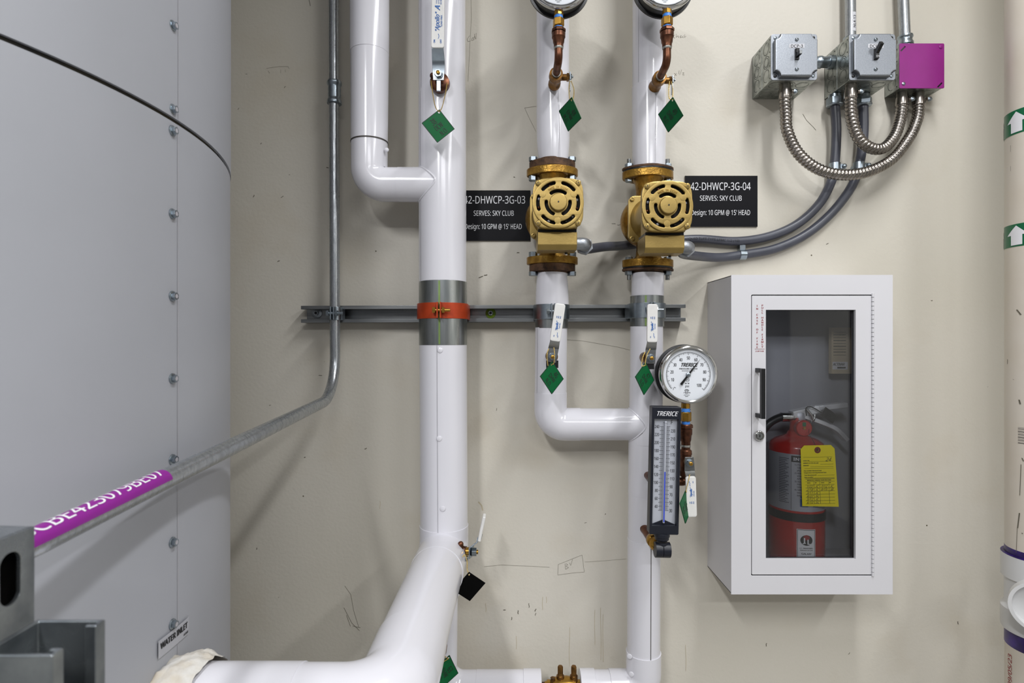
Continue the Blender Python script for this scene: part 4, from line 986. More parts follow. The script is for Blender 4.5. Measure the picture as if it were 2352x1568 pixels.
valve_tag(1021, 1543, 1.20, (29, -13), (10, 35), ('63', 'DHW', 'N.O.'), False, 'dark green tag marked 63 peeking past the bend of the wide pipe', [[(1010, 1522, 1.19), (1007, 1507, 1.19), (1009, 1497, 1.2)], [(1022, 1506, 1.2), (1021, 1490, 1.2), (1018, 1480, 1.21)]])
valve_tag(1078, 1346, 1.165, (36, 3), (0, 38), (), False, 'plain black tag hanging from the brass drain valve on the riser', [[(1073, 1306, 1.165), (1073, 1290, 1.16), (1068, 1274, 1.16), (1063, 1278, 1.165)]], mt=TAGBLACK)
valve_tag(1267, -2, 1.20, (24, 6), (-1, 34), ('', '', ''), False, 'green tag half hidden behind the gauge over the left pump', None)
valve_tag(1509, -8, 1.20, (25, 0), (0, 36), ('', '', ''), False, 'green tag half hidden behind the gauge over the right pump', None)

# ================================================================ pressure gauges
def gauge(cx, cy, D, lab, val=63.7):
    c = P(cx, cy, D); o = thing('pressure_gauge', c, lab, 'gauge', 'round dial pressure gauges'); R = .0610
    MB().lathe(c+BK*.040, -BK, [(0, .02), (0, R-.005), (.001, R+.0025), (.006, R+.0025), (.007, R-.002), (.030, R-.002)], BLACK, 72).build('gauge_case', o)
    MB().lathe(c+BK*.013, -BK, [(0, R-.002), (0, R), (.004, R+.0012), (.011, R+.0008), (.014, R-.0012), (.015, R-.004), (.0135, R-.0062), (.008, R-.0068), (.004, R-.007)], CHROME, 96).build('bezel', o)
    M = front(c+BK*.007); f = R-.0066
    d = MB().prism(circ(0, 0, f, 72), M, .001, DIAL); Md = M @ Matrix.Translation((0, 0, .001)); Rt = .0470
    for i in range(101):
        a = math.radians(90+(50-i)*2.7); l = .0056 if i % 10 == 0 else (.0042 if i % 5 == 0 else .0028); u = V((math.cos(a), math.sin(a)))
        if i >= 2: d.line(Md, [u*Rt, u*(Rt-l)], .0006 if i % 10 else .0008, BLACKINK)
        if i % 10 == 0 and i: 
            q = u*(Rt-(.0118 if i < 100 else .0148)); d.text(str(i), Md @ Matrix.Translation((q.x, q.y, 0)), .0066, BLACKINK, sx=.66, bold=.0002)
    d.ring(Md, Rt, .0005, BLACKINK, 60, math.radians(90-50*2.7), math.radians(90+48*2.7))
    d.text('TRERICE', Md @ Matrix.Translation((.001, .0208, 0)), .0074, BLACKINK, wd=.0350, shear=.35, bold=.0006)
    d.text('PRESSURE GAUGE', Md @ Matrix.Translation((.0, .0122, 0)), .0030, BLACKINK, bold=.0002, wd=.0385)
    d.text('AISI/NSF 61 / 372', Md @ Matrix.Translation((.0, .0077, 0)), .0018, BLACKINK, bold=.0001, wd=.028)
    d.text('psi', Md @ Matrix.Translation((-.0025, -.0245, 0)), .0045, BLACKINK, bold=.0001)
    d.text('\u2660 \u2660' if False else 'w  w', Md @ Matrix.Translation((-.0025, -.0185, 0)), .003, BLACKINK, bold=.0004)
    d.ring(Md @ Matrix.Translation((-.0016, -.0115, 0)), .0038, .0005, BLACKINK); d.text('Pb', Md @ Matrix.Translation((-.0016, -.0115, 0)), .0034, BLACKINK)
    d.ring(Md @ Matrix.Translation((-.0035, -.0375, 0)), .0034, .0007, BLACKINK); d.text('UL', Md @ Matrix.Translation((-.0035, -.0375, 0)), .003, BLACKINK, bold=.0002)
    d.ring(Md @ Matrix.Translation((-.0035, -.0375, 0)), .0055, .0013, BLACKINK, a0=.6, a1=2.5)
    d.text('C', Md @ Matrix.Translation((-.0090, -.0385, 0)), .0022, BLACKINK, bold=.0002); d.text('US', Md @ Matrix.Translation((.0025, -.0385, 0)), .0022, BLACKINK, bold=.0002)
    d.text('SAFETY LISTED', Md @ Matrix.Translation((-.0035, -.0435, 0)), .0013, BLACKINK, bold=.0001); d.text('GAUGE', Md @ Matrix.Translation((-.0035, -.0463, 0)), .0014, BLACKINK, bold=.0002)
    d.line(Md, [(-.0325, -.033), (-.030, -.027), (-.0265, -.0285)], .0008, BLACKINK)
    d.build('dial', o, flat=True)
    a = math.radians(90+(50-val)*2.7); u = V((math.cos(a), math.sin(a))); n_ = V((-u.y, u.x)); Mp = Md @ Matrix.Translation((-.001, -.0005, .0035))
    pn = MB(); pn.prism([u*.042, u*-.002+n_*.0022, u*-.002-n_*.0022], Mp, .0008, BLACK); pn.prism([u*-.004+n_*.0017, u*-.026+n_*.0026, u*-.026-n_*.0026, u*-.004-n_*.0017], Mp, .0008, BLACK); pn.build('pointer', o, flat=True)
    q = Mp @ V((0, 0, 0)); MB().lathe(q+BK*.004, -BK, [(0, .0046), (.006, .0046), (.0065, .004), (.0068, .001)], ZINC, 24).build('pointer_hub', o)
    return o, c
def siphon(px, ytop, D, zbend, endp, lab, xoff=0, below=None):
    """fittings below a gauge: brass, blue tape, brass nut, blue tape, copper adapter, solder ring, copper tube"""
    pass
GR = .061
def fittings(x, D, z0, z1, parent, k=1.0):
    """vertical stack from the gauge bottom z0 down to z1 where the copper tube starts"""
    L_ = z0-z1; f = lambda t: z0-L_*t
    a = MB(); a.lathe((x, D, f(0)+.003), -UP, [(0, .0095), (.003, .0095), (.003+L_*.13, .0095)], BRASS, 8, rot=.2); a.build('brass_stem', parent, bevel=.0005)
    MB().lathe((x, D, f(.12)), -UP, [(0, .0085), (L_*.10, .0095)], BLUE, 20).build('thread_tape', parent)
    MB().lathe((x, D, f(.20)), -UP, [(0, .009), (.002, .0118), (L_*.22, .0118), (L_*.22+.002, .0092)], BRASS, 6, rot=.3).build('hex_nut', parent, bevel=.0006)
    MB().lathe((x, D, f(.42)), -UP, [(0, .0088), (L_*.09, .0088)], BLUE, 20).build('thread_tape', parent)
    b = MB(); b.lathe((x, D, f(.50)), -UP, [(0, .0130), (.002, .0148), (L_*.09, .0148), (L_*.09, .0125), (L_*.13, .0125)], COPPER, 8, rot=.35)
    b.lathe((x, D, f(.62)), -UP, [(0, .0138), (L_*.12, .0135), (L_*.14, .0122), (L_*.26, .0112), (L_*.30, .0098), (L_*.39, .0098)], COPPER, 28); b.build('copper_adapter', parent)
for (gx, gy, gD, tx, ex, D_, lab, lab2, lab3) in ((1287, -53, 1.12, 1283, 1272, 1.135, 'pressure gauge cut by the top edge above the left pump', 'copper siphon and stop valve under the gauge over the left pump', 'left'), (1533, -52, 1.14, 1532, 1503, 1.15, 'pressure gauge cut by the top edge above the right pump', 'copper siphon and stop valve under the gauge over the right pump', 'right')):
    g, c = gauge(gx, gy, gD, lab)
    ze = P(ex, 200, 1.25).z; xe = P(ex, 200, 1.25).x; xt = P(tx, 100, D_).x
    o = thing('gauge_siphon', (xt, D_, ze), lab2, 'pipe fitting', 'copper gauge siphons')
    z1 = P(tx, 108, D_).z; z0 = c.z-GR+.001
    fittings(xt, D_, z0, z1, o)
    MB().lathe((xt, D_, z1+.001), -UP, [(0, .0094), (.004, .0096), (.006, .0085)], SOLDER, 24).build('solder_ring', o)
    pts = bend([V((xt, D_, z1)), V((xt, D_, ze+.004)), V((xe+(xt-xe)*.4, D_+.055, ze))], .022, 10)
    MB().tube(pts, .0082, COPPER, 24).build('copper_tube', o)
    d = (V((xe, 1.252, ze))-V((xe+(xt-xe)*.4, D_+.055, ze))); q = V((xe+(xt-xe)*.45, D_+.047, ze))
    MB().lathe(q, d, [(0, .0095), (.004, .0100), (.004, .0085), (.007, .0085)], SOLDER, 20).build('solder_ring', o)
    MB().lathe(q+d.normalized()*.005, d, [(0, .0105), (0, .0142), (.014, .0148), (.016, .013), (.024, .012), (.040, .0125), (.042, .0135), (.052, .0135), (.054, .010), (.075, .009)], OLDBR, 24).build('valve_body', o)
    s0 = q+d.normalized()*.024+V((.010, 0, .001)); st = MB().cyl(s0, s0+V((.018, 0, 0)), .0068, OLDBR, n=16); st.cyl(s0+V((.014, 0, 0)), s0+V((.019, 0, 0)), .0085, OLDBR, n=6); st.build('valve_stem', o)
    lv = MB(); e = s0+V((.020, 0, 0)); lv.box(tuple(e+V((0, -.007, -.007))), tuple(e+V((.0022, .007, .009))), ZINC); lv.box(tuple(e+V((0, -.005, -.030))), tuple(e+V((.002, .005, -.006))), ZINC); lv.cyl(e+V((0, 0, .001)), e+V((.005, 0, .001)), .006, ZINC, n=6); lv.cyl(e+V((.004, 0, .001)), e+V((.008, 0, .001)), .0025, ZINC, n=10); lv.build('lever', o, bevel=.0005)
# lower gauge with siphon
g, c = gauge(1583, 860, 1.185, 'chrome rimmed pressure gauge beside the fire extinguisher cabinet')
XT = P(1575, 950, 1.2).x; DT = 1.2
o = thing('gauge_siphon', (XT, DT, P(1575, 1110, DT).z), 'copper siphon with valve body under the lower gauge, behind the thermometer', 'pipe fitting')
z1 = P(1575, 1022, DT).z; fittings(XT, DT, c.z-GR, z1, o)
MB().cyl((XT, DT, z1+.012), (XT, DT, P(1575, 1095, DT).z), .0093, COPPER, n=24).build('copper_tube', o)
MB().lathe((XT, DT, z1+.001), -UP, [(0, .0102), (.004, .0104), (.006, .0085)], SOLDER, 24).build('solder_ring', o)
MB().lathe((XT, DT, P(1575, 1032, DT).z), -UP, [(0, .0105), (.002, .0125), (.010, .0130), (.011, .0118), (.045, .0118), (.046, .0128), (.056, .0125), (.057, .0095), (.062, .0095)], COPPER, 28).build('valve_body', o)
zb2 = P(1575, 1106, DT).z; xe = P(1486, 1100, 1.255)
pts = bend([V((XT, DT, P(1575, 1088, DT).z)), V((XT, DT, zb2)), V((xe.x+.004, DT, zb2+.002)), V((xe.x, 1.262, zb2+.002))], .016, 8)
MB().tube(pts, .0088, COPPER, 24).build('copper_tube', o)

# ================================================================ ball valve handles
def lever_valve(stem, tip, D, dz, lab, w_=.0245, sleeve=(.33, 1.0), text=True, body=None, sgn=1, flipt=False, big=False):
    """stem/tip in pixels; lever lies in a plane parallel to the wall, sleeve raised towards the room by dz"""
    S_ = P(stem[0], stem[1], D); T_ = P(tip[0], tip[1], D-dz); dirv = (T_-S_); Lh = V((dirv.x, 0, dirv.z)).length; u = V((dirv.x, 0, dirv.z)).normalized(); s = V((-u.z, 0, u.x)); 
    o = thing('ball_valve', S_, lab, 'valve', 'lever ball valves')
    M = frame(S_, s*-1, u) ; M = frame(S_, (u.z, 0, -u.x), u)      # local x right of lever, y along lever, z towards room
    def F(y, z, half): return [V((-half, y, z)), V((half, y, z))]
    k0, k1 = sleeve; zs = dz
    lv = MB(); st = [(-.012, 0, .0105), (.018, 0, .0125), (Lh*k0*.62, 0 if dz == 0 else dz*.25, .0125), (Lh*k0, dz, .0115), (Lh*k0+.03, dz, .011)]
    vs = []; 
    for (y, z, h_) in st:
        for (x, zz) in ((-h_*w_/.025, z), (h_*w_/.025, z), (h_*w_/.025, z+.0026), (-h_*w_/.025, z+.0026)): vs.append(M @ V((x, y, zz)))
    fs = []
    for j in range(len(st)-1):
        for k in range(4): fs.append((4*j+k, 4*j+(k+1) % 4, 4*j+4+(k+1) % 4, 4*j+4+k))
    fs += [(3, 2, 1, 0), tuple(4*(len(st)-1)+k for k in range(4))]
    lv.add(vs, fs, ZINC if big else GALVD); lv.build('steel_lever', o, bevel=.0006)
    hw = w_/2; sl = MB().plate(rrect(-hw, Lh*k0, hw, Lh*k1, .005, 5), [], M @ Matrix.Translation((0, 0, zs-.0015)), .0062, RISERW, bev=.0018)
    Mt = M @ Matrix.Translation((0, 0, zs+.0048))
    if text:
        R_ = Matrix.Rotation(PI/2, 4, 'Z') if not flipt else Matrix.Rotation(-PI/2, 4, 'Z')
        k = w_/.0255; y0 = Lh*k0
        def put(s_, y, x, h, **kw): sl.text(s_, Mt @ Matrix.Translation((x, y, 0)) @ R_, h*k, BLUEINK, **kw)
        if big:
            put('"Apollo"', y0+.052, -.001, .0086, shear=.45, bold=.0003, wd=.040); put('LEAD FREE', y0+.056, .0078, .0030, bold=.0002, wd=.023)
            put('A', y0+.082, -.001, .0100, shear=.4, bold=.0005)
            put('integrated', y0+.100, -.003, .0026, wd=.017); put('piping system', y0+.100, .0015, .0026, wd=.018); put('ISO 9001', y0+.096, .0065, .0024, bold=.0001, wd=.012)
            put('ON', y0+.0135, -.0065, .0032, bold=.0002); put('OFF', y0+.0135, .0068, .0032, bold=.0002)
            sl.ring(Mt @ Matrix.Translation((-.006, y0+.024, 0)), .009, .001, BLUEINK, 12, -.6, .6)
        else:
            sg = -1 if flipt else 1; yy = (lambda t_: y0+(Lh*(k1-k0))*(1-t_)) if flipt else (lambda t_: y0+(Lh*(k1-k0))*t_)
            if flipt: yy = lambda t_: y0+(Lh*(k1-k0))*t_
            put('"Apollo"', yy(.40), -.001*sg, .0055, shear=.45, bold=.0004, wd=.0200); put('LEAD FREE', yy(.42), .0050*sg, .0020, bold=.0002, wd=.0115)
            put('CERT', yy(.64), -.0035*sg, .0022, bold=.0002, sx=.7); put('MADE', yy(.64), .0000, .0022, bold=.0002, sx=.7); put('NSF61', yy(.64), .0040*sg, .0022, bold=.0002, sx=.7)
            put('ON', yy(.14), -.004*sg, .002, bold=.0002); put('OFF', yy(.14), .004*sg, .002, bold=.0002)
            sl.ring(Mt @ Matrix.Translation((-.003, yy(.20), 0)), .006, .0008, BLUEINK, 12, -.6, .6)
    sl.build('handle_sleeve', o)['label'] = 'white vinyl sleeve with blue lettering'
    q = S_-BK*.0026; nt = MB().lathe(q, -BK, [(0, .0092*w_/.0255*1.05), (.0015, .0092*w_/.0255*1.05)], ZINC, 24).cyl(q-BK*.0015, q-BK*.0075, .0078*w_/.0255*1.05, ZINC, n=6, rot=.2); nt.build('stem_nut', o, bevel=.0004)
    MB().lathe(q, -BK, [(0, .0040), (.0105, .0040), (.011, .0034), (.0112, .0005)], BRASS, 16).build('valve_stem', o)
    MB().cyl(S_+BK*.0, S_+BK*.012, .0085, OLDBR, n=20).build('packing_gland', o)
    return o, S_, u
# valve on the riser (tag 38)
o, S_, u = lever_valve((1007.5, 172), (1007, -60), 1.185, .018, 'ball valve with upright white handle on the wide riser, above tag 38', w_=.0268, sleeve=(.225, 1), big=True)
b = MB(); q = S_+BK*.012; b.lathe(S_+V((0, .010, -.008)), BK, [(0, .013), (.004, .0205), (.014, .0215), (.020, .018), (.04, .016)], COPPER, 32)
b.sphere(S_+V((-.014, .012, .004)), .0065, COPPER, 14, 10); b.build('valve_body', o)
b = MB().box(tuple(S_+V((-.0045, -.001, -.034))), tuple(S_+V((.0045, .003, -.010))), ZINC); b.build('stop_bracket', o, bevel=.0008)
# valves 46, 47
o, S_, u = lever_valve((1268.5, 819), (1287, 697), 1.200, .010, 'ball valve with slanted white handle on the pipe below the left pump', w_=.0225, sleeve=(.29, 1))
MB().lathe(S_+BK*.002, BK, [(0, .009), (.006, .013), (.03, .013), (.05, .012)], OLDBR, 24).box(tuple(S_+V((-.013, .0, -.024))), tuple(S_+V((.013, .004, -.008))), BLACK).build('valve_body', o)
o, S_, u = lever_valve((1494, 822), (1498, 698), 1.200, .010, 'ball valve with upright white handle on the pipe below the right pump', w_=.0225, sleeve=(.29, 1))
MB().lathe(S_+BK*.002, BK, [(0, .009), (.006, .013), (.03, .013), (.05, .012)], OLDBR, 24).box(tuple(S_+V((-.008, .0, -.024))), tuple(S_+V((.008, .004, -.008))), BLACK).build('valve_body', o)
# valve 65, handle hanging down
o, S_, u = lever_valve((1583, 1062), (1588, 1186), 1.178, .004, 'ball valve with white handle pointing down right of the thermometer', w_=.0215, sleeve=(.24, 1), flipt=True)
MB().lathe(S_+BK*.002, BK, [(0, .008), (.016, .009)], OLDBR, 20).build('packing_nut', o)
# drain valve (black tag) on the right side of the riser, lever seen edge on
q = P(1062, 1272, 1.20); o = thing('ball_valve', q, 'brass drain valve on the side of the riser with white lever slanting up', 'valve', 'lever ball valves')
b = MB(); b.lathe(q+V((-.022, .02, 0)), RT, [(0, .013), (.014, .0135), (.020, .011), (.026, .009), (.030, .009)], COPPER, 28); b.sphere(q+V((-.004, .004, .020)), .0062, COPPER, 14, 10); b.tube([q+V((-.003, .004, .018)), q+V((-.004, .012, .0))], .005, COPPER, 12); b.lathe(q+V((-.008, .018, -.014)), -UP, [(0, .010), (.012, .010), (.014, .0115), (.016, .011)], COPPER, 20); b.build('valve_body', o)
MB().box(tuple(q+V((-.006, .0, -.016))), tuple(q+V((.012, .010, -.007))), ZINC).build('stop_bracket', o, bevel=.0008)
MB().cyl(q+V((.006, .016, 0)), q+V((.018, .016, 0)), .0085, BRASS, n=20).build('packing_gland', o)
s1 = q+V((.0185, .012, 0)); u1 = V((.0, -.0, 1))
lv = MB(); W2 = .012
def strip(mb, pts, wv, t_, m):
    vs = []; fs = []
    for i, p in enumerate(pts):
        a = pts[max(i-1, 0)]; b_ = pts[min(i+1, len(pts)-1)]; d = (b_-a).normalized(); n_ = d.cross(wv).normalized()*t_/2
        for s_ in (wv*-1-n_, wv-n_, wv+n_, wv*-1+n_): vs.append(p+s_)
    for j in range(len(pts)-1):
        for k in range(4): fs.append((4*j+k, 4*j+(k+1) % 4, 4*j+4+(k+1) % 4, 4*j+4+k))
    fs += [(3, 2, 1, 0), tuple(4*(len(pts)-1)+k for k in range(4))]; mb.add(vs, fs, m)
strip(lv, [s1+V((0, 0, -.011)), s1+V((0, 0, .012)), s1+V((.016, 0, .024)), s1+V((.0185, 0, .035))], V((W2*.35, W2*.93, 0)), .0026, ZINC); lv.build('steel_lever', o, bevel=.0005)
sl = MB(); strip(sl, [s1+V((.0172, 0, .026)), s1+V((.022, 0, .050)), s1+V((.0285, -.002, .080))], V((0, W2+.001, 0)), .0068, RISERW); sl.build('handle_sleeve', o, bevel=.002)
MB().cyl(s1+V((.001, 0, 0)), s1+V((.011, 0, 0)), .0092, ZINC, n=6, rot=.5).build('stem_nut', o, bevel=.0005); MB().cyl(s1+V((.011, 0, 0)), s1+V((.0145, 0, 0)), .0045, BRASS, n=14).build('valve_stem', o)
# valve behind the big bend (tag 63)
q = P(1012, 1500, 1.215); o = thing('ball_valve', q, 'dark valve glimpsed behind the bend of the wide pipe, above tag 63', 'valve', 'lever ball valves')
MB().lathe(q+BK*.03, -BK, [(0, .011), (.022, .012), (.03, .009)], OLDBR, 20).build('valve_body', o)
strip_ = MB(); strip(strip_, [q+V((0, 0, -.012)), q+V((0, -.001, .012)), q+V((0, -.004, .04))], V((.010, 0, 0)), .0026, GALVD); strip_.build('steel_lever', o, bevel=.0005)
MB().cyl(q-BK*.001, q-BK*.008, .0078, ZINC, n=6).build('stem_nut', o, bevel=.0004)

# ================================================================ thermometer
DTm = 1.155; roll = math.radians(-1.25)
Oc = P(1528.5, 1081, DTm); M = front(Oc, roll); S = DTm/FPX
o = thing('thermometer', P(1521, 1262, DTm), 'long dark blue industrial thermometer with white scale on the right pipe', 'thermometer')
hw = .0302; hh = 147*S
case = MB(); case.plate(rrect(-hw, -hh, hw, hh, .003), [[(-.0245, -hh+.019), (.0245, -hh+.019), (.0245, hh-.0255), (-.0245, hh-.0255)]], M @ Matrix.Translation((0, 0, -.024)), .024, THERMO, bev=.0016)
case.box((-hw+.001, -hh+.001, -.026), (hw-.001, hh-.001, -.020), THERMO, M); cs = case.build('thermometer_case', o)
tx = MB().text('TRERICE', M @ Matrix.Translation((0, hh-.0135, .0)), .0092, WHITEINK, wd=.0430, shear=.35, bold=.0003); tx.build('case_lettering', cs, flat=True)
fp = MB(); yb = -hh+.019; yt = hh-.0255; zf = -.010
fp.prism([(-.0245, yb), (.0245, yb), (.0245, yt), (-.0245, yt)], M @ Matrix.Translation((0, 0, zf-.001)), .001, SCALEF)
Mf = M @ Matrix.Translation((0, 0, zf))
yv = lambda t_: (-(1175-1081)+(t_-30)*(194/210))*S
for i in range(30, 243):
    if i > 241: break
    y = yv(i); 
    if i % 2 == 0:
        l = .0075 if i % 10 == 0 else .0056
        fp.line(Mf, [(-.0032, y), (-.0032-l, y)], .0004 if i % 10 else .0007, BLACKINK); fp.line(Mf, [(.0032, y), (.0032+l, y)], .0004 if i % 10 else .0007, BLACKINK)
for i in range(30, 241, 10):
    y = yv(i)
    if i % 20 == 0: fp.text(str(i), Mf @ Matrix.Translation((-.0120, y, 0)), .0064, BLACKINK, sx=.62, al='RIGHT', bold=.0001)
    else: fp.text(str(i), Mf @ Matrix.Translation((.0120, y, 0)), .0064, BLACKINK, sx=.62, al='LEFT', bold=.0001)
fp.text('F', Mf @ Matrix.Translation((.0135, yv(252), 0)), .0085, BLACKINK, sx=.7, bold=.0001)
fp.line(Mf, [(-.004, yv(250)), (.004, yv(250))], .0006, BLACKINK)
fp.prism([(-.0245, yb), (.0245, yb), (.0, yb+.010)], Mf, .002, THERMO)
fp.build('scale_plate', o, flat=True)
gl = MB(); gl.tube([M @ V((0, yb+.004, -.006)), M @ V((0, yt-.006, -.006))], .0022, SCALEF, 14); gl.sphere(M @ V((0, yt-.007, -.006)), .003, SCALEF, 12, 8); gl.build('glass_tube', o)
MB().box((-.0011, yb+.006, -.0042), (.0011, yv(128), -.0034), SPIRIT, M).build('spirit_column', o)
sw = MB(); sw.lathe(M @ V((-.001, -hh+.001, -.013)), M.to_3x3() @ V((0, -1, 0)), [(0, .016), (.008, .016), (.008, .0145), (.014, .0145), (.016, .012)], THERMO, 32)
q = P(1521, 1262, DTm+.012); q2 = q
ax = M.to_3x3() @ V((1, 0, 0))
sw.cyl(q-ax*.0155, q-ax*.001, .0158, THERMO, n=36); sw.cyl(q+ax*.0, q+ax*.0155, .0158, THERMO, n=36); sw.cyl(q-ax*.0005, q+ax*.0005, .0150, THERMO, n=36); sw.cyl(q, q+UP*.016, .012, THERMO, n=20); sw.build('swivel_joint', o, bevel=.0012)
e0 = P(1478, 1210, 1.262); d = (e0-(q+V((-.006, .012, .002))))
w_ = MB(); w_.lathe(q+V((-.006, .010, .002)), d, [(0, .010), (.006, .014), (.012, .0145), (.014, .012), (.022, .012), (.024, .0145), (.032, .0145), (.036, .0125)], BRASS, 28); w_.build('brass_union', o)
w_ = MB(); w_.lathe(q+V((-.006, .010, .002))+d.normalized()*.034, d, [(0, .0120), (.004, .0120)], SOLDER, 20); w_.lathe(q+V((-.006, .010, .002))+d.normalized()*.038, d, [(0, .0110), (.03, .0100), (.055, .0120), (.062, .0120)], COPPER, 24); w_.build('copper_well', o)

# ================================================================ fire extinguisher cabinet
DF = 1.213
cx0, cx1 = P(1679.5, 0, DF).x, P(2051, 0, DF).x; cz1, cz0 = P(0, 631, DF).z, P(0, 1365, DF).z
cab = thing('extinguisher_cabinet', ((cx0+cx1)/2, WALL, cz0), 'white wall cabinet with glazed door holding a fire extinguisher', 'cabinet')
T_ = .0016; bx0, bx1, bz0, bz1 = cx0+.001, cx1-.001, cz0+.001, cz1-.001
mb = MB()
mb.box((bx0, DF+.002, bz0), (bx0+T_, WALL, bz1), CABW); mb.box((bx1-T_, DF+.002, bz0), (bx1, WALL, bz1), CABW)
mb.box((bx0, DF+.002, bz0), (bx1, WALL, bz0+T_), CABW); mb.box((bx0, DF+.002, bz1-T_), (bx1, WALL, bz1), CABW); mb.build('outer_shell', cab)
dx0, dx1 = P(1727.5, 0, DF).x, P(2003, 0, DF).x; dz1, dz0 = P(0, 678.5, DF).z, P(0, 1320, DF).z
gx0, gx1 = P(1760, 0, DF).x, P(1966, 0, DF).x; gz1, gz0 = P(0, 711.5, DF).z, P(0, 1284, DF).z
ix0, ix1, iz0, iz1 = cx0+.006, cx1-.006, dz0+.004, dz1-.004
mb = MB()
mb.box((ix0-T_, DF+.02, iz0), (ix0, WALL-.004, iz1), CABIN); mb.box((ix1, DF+.02, iz0), (ix1+T_, WALL-.004, iz1), CABIN); mb.box((ix0, DF+.02, iz0-T_), (ix1, WALL-.004, iz0), CABIN); mb.box((ix0, DF+.02, iz1), (ix1, WALL-.004, iz1+T_), CABIN); mb.box((ix0-T_, WALL-.005, iz0-T_), (ix1+T_, WALL-.003, iz1+T_), CABIN)
mb.build('inner_tub', cab)['label'] = 'grey inside of the cabinet'
MF = front((0, DF+.003, 0)); R4 = lambda a, b, c, d: [(a, b), (c, b), (c, d), (a, d)]
MB().plate(R4(cx0, cz0, cx1, cz1), [rrect(dx0-.0018, dz0-.0018, dx1+.0018, dz1+.0018, .003)], MF, .003, CABW, bev=.0008).build('front_trim', cab)
MD = front((0, DF+.016, 0))
door = MB().plate(rrect(dx0, dz0, dx1, dz1, .002), [R4(gx0, gz0, gx1, gz1)], MD, .0150, CABW, bev=.0010).build('door', cab)
MB().box((gx0-.006, DF+.0115, gz0-.006), (gx1+.006, DF+.0145, gz1+.006), GLASS).build('glass_pane', door)
g_ = MB(); 
for a, b in (((gx0-.002, gz0), (gx0+.0008, gz1)), ((gx1-.0008, gz0), (gx1+.002, gz1)), ((gx0, gz1-.0008), (gx1, gz1+.002)), ((gx0, gz0-.002), (gx1, gz0+.0008))): g_.box((a[0], DF+.008, a[1]), (b[0], DF+.0113, b[1]), BLACK)
g_.build('glazing_gasket', door)
hx = P(1750.5, 0, 1.19).x; hz1, hz0 = P(0, 846, 1.19).z, P(0, 961, 1.19).z
h_ = MB().box((hx-.0042, 1.183, hz0), (hx+.0042, 1.1925, hz1), BLACK); h_.box((hx-.0042, 1.19, hz1-.009), (hx+.0042, DF+.002, hz1), BLACK); h_.box((hx-.0042, 1.19, hz0), (hx+.0042, DF+.002, hz0+.009), BLACK); h_.build('pull_handle', door, bevel=.0006)
q = P(1743, 1000, DF-.001); k_ = MB().lathe(q, -BK, [(0, .0112), (.002, .0112), (.004, .0100), (.0045, .0088), (.0035, .0084), (.0035, .001)], CHROME, 32); k_.cyl(q-BK*.003, q-BK*.0052, .0062, GALVD, n=24); k_.box(tuple(q+V((-.0008, -.0058, -.003))), tuple(q+V((.0008, -.005, .003))), BLACK); k_.build('door_lock', door)
hg = MB(); zz = dz0-.002; i = 0; xh = dx1+.0015
while zz < dz1: hg.cyl((xh, DF-.0005, zz), (xh, DF-.0005, zz+.0082), .0028, CABW if i % 1 == 0 else GALV, n=12); zz += .0094; i += 1
hg.cyl((xh, DF-.0005, dz0), (xh, DF-.0005, dz1), .0018, GALVD, n=8); hg.build('piano_hinge', door)
lt = MB(); q0 = P(0, 0, DF)
def vtext(s, px, y0, y1, h):
    n = len(s)
    for i, ch in enumerate(s):
        if ch == ' ': continue
        yy = y0+(y1-y0)*i/(n-1); lt.text(ch, front(P(px, yy, DF+.0008)), h, REDINK, bold=.0002, sx=1.2)
vtext('IN CASE OF FIRE', 1739, 702, 797, .0036); vtext('PULL HANDLE FIRMLY', 1751, 701, 796, .0036)
q = P(1745, 801, DF+.0006); lt.box((q.x-.0105, q.y-.0004, q.z-.0002), (q.x+.0105, q.y, q.z+.0002), REDINK); lt.text('JL SAF-T-LOK', front(P(1745, 806, DF+.0008)), .0022, REDINK, bold=.0003, sx=.95)
lt.build('door_lettering', door, flat=True)['label'] = 'red vertical lettering IN CASE OF FIRE PULL HANDLE FIRMLY'
# booklet inside
q = P(1936, 806, 1.30); o = thing('instruction_booklet', (P(1936, 0, 1.33).x, 1.33, P(0, 858, 1.33).z), 'cream instruction booklet hanging inside the cabinet top right', 'booklet')
a = P(1910, 858, 1.325); b = P(1992, 752, 1.325); k_ = MB().box((a.x, 1.325, a.z), (min(b.x, ix1-.002), 1.337, b.z), CREAM); Mb = front((0, 1.325, 0))
for i in range(9): zz = b.z-.011-i*.0068; k_.quad(Mb, a.x+.004, zz, a.x+.034, zz+.0010+.0007*(i % 2), BLACKINK)
k_.quad(Mb, a.x+.002, a.z+.010, a.x+.038, a.z+.028, WHITEINK, z=.0003); k_.text('ACTIVAR', front((a.x+.016, 1.3243, a.z+.0225)), .006, BLACKINK, sx=.8, shear=.3, bold=.0003); k_.quad(Mb, a.x+.013, a.z+.0125, a.x+.033, a.z+.0160, BLACKINK, z=.0008)
k_.build('booklet_cover', o)

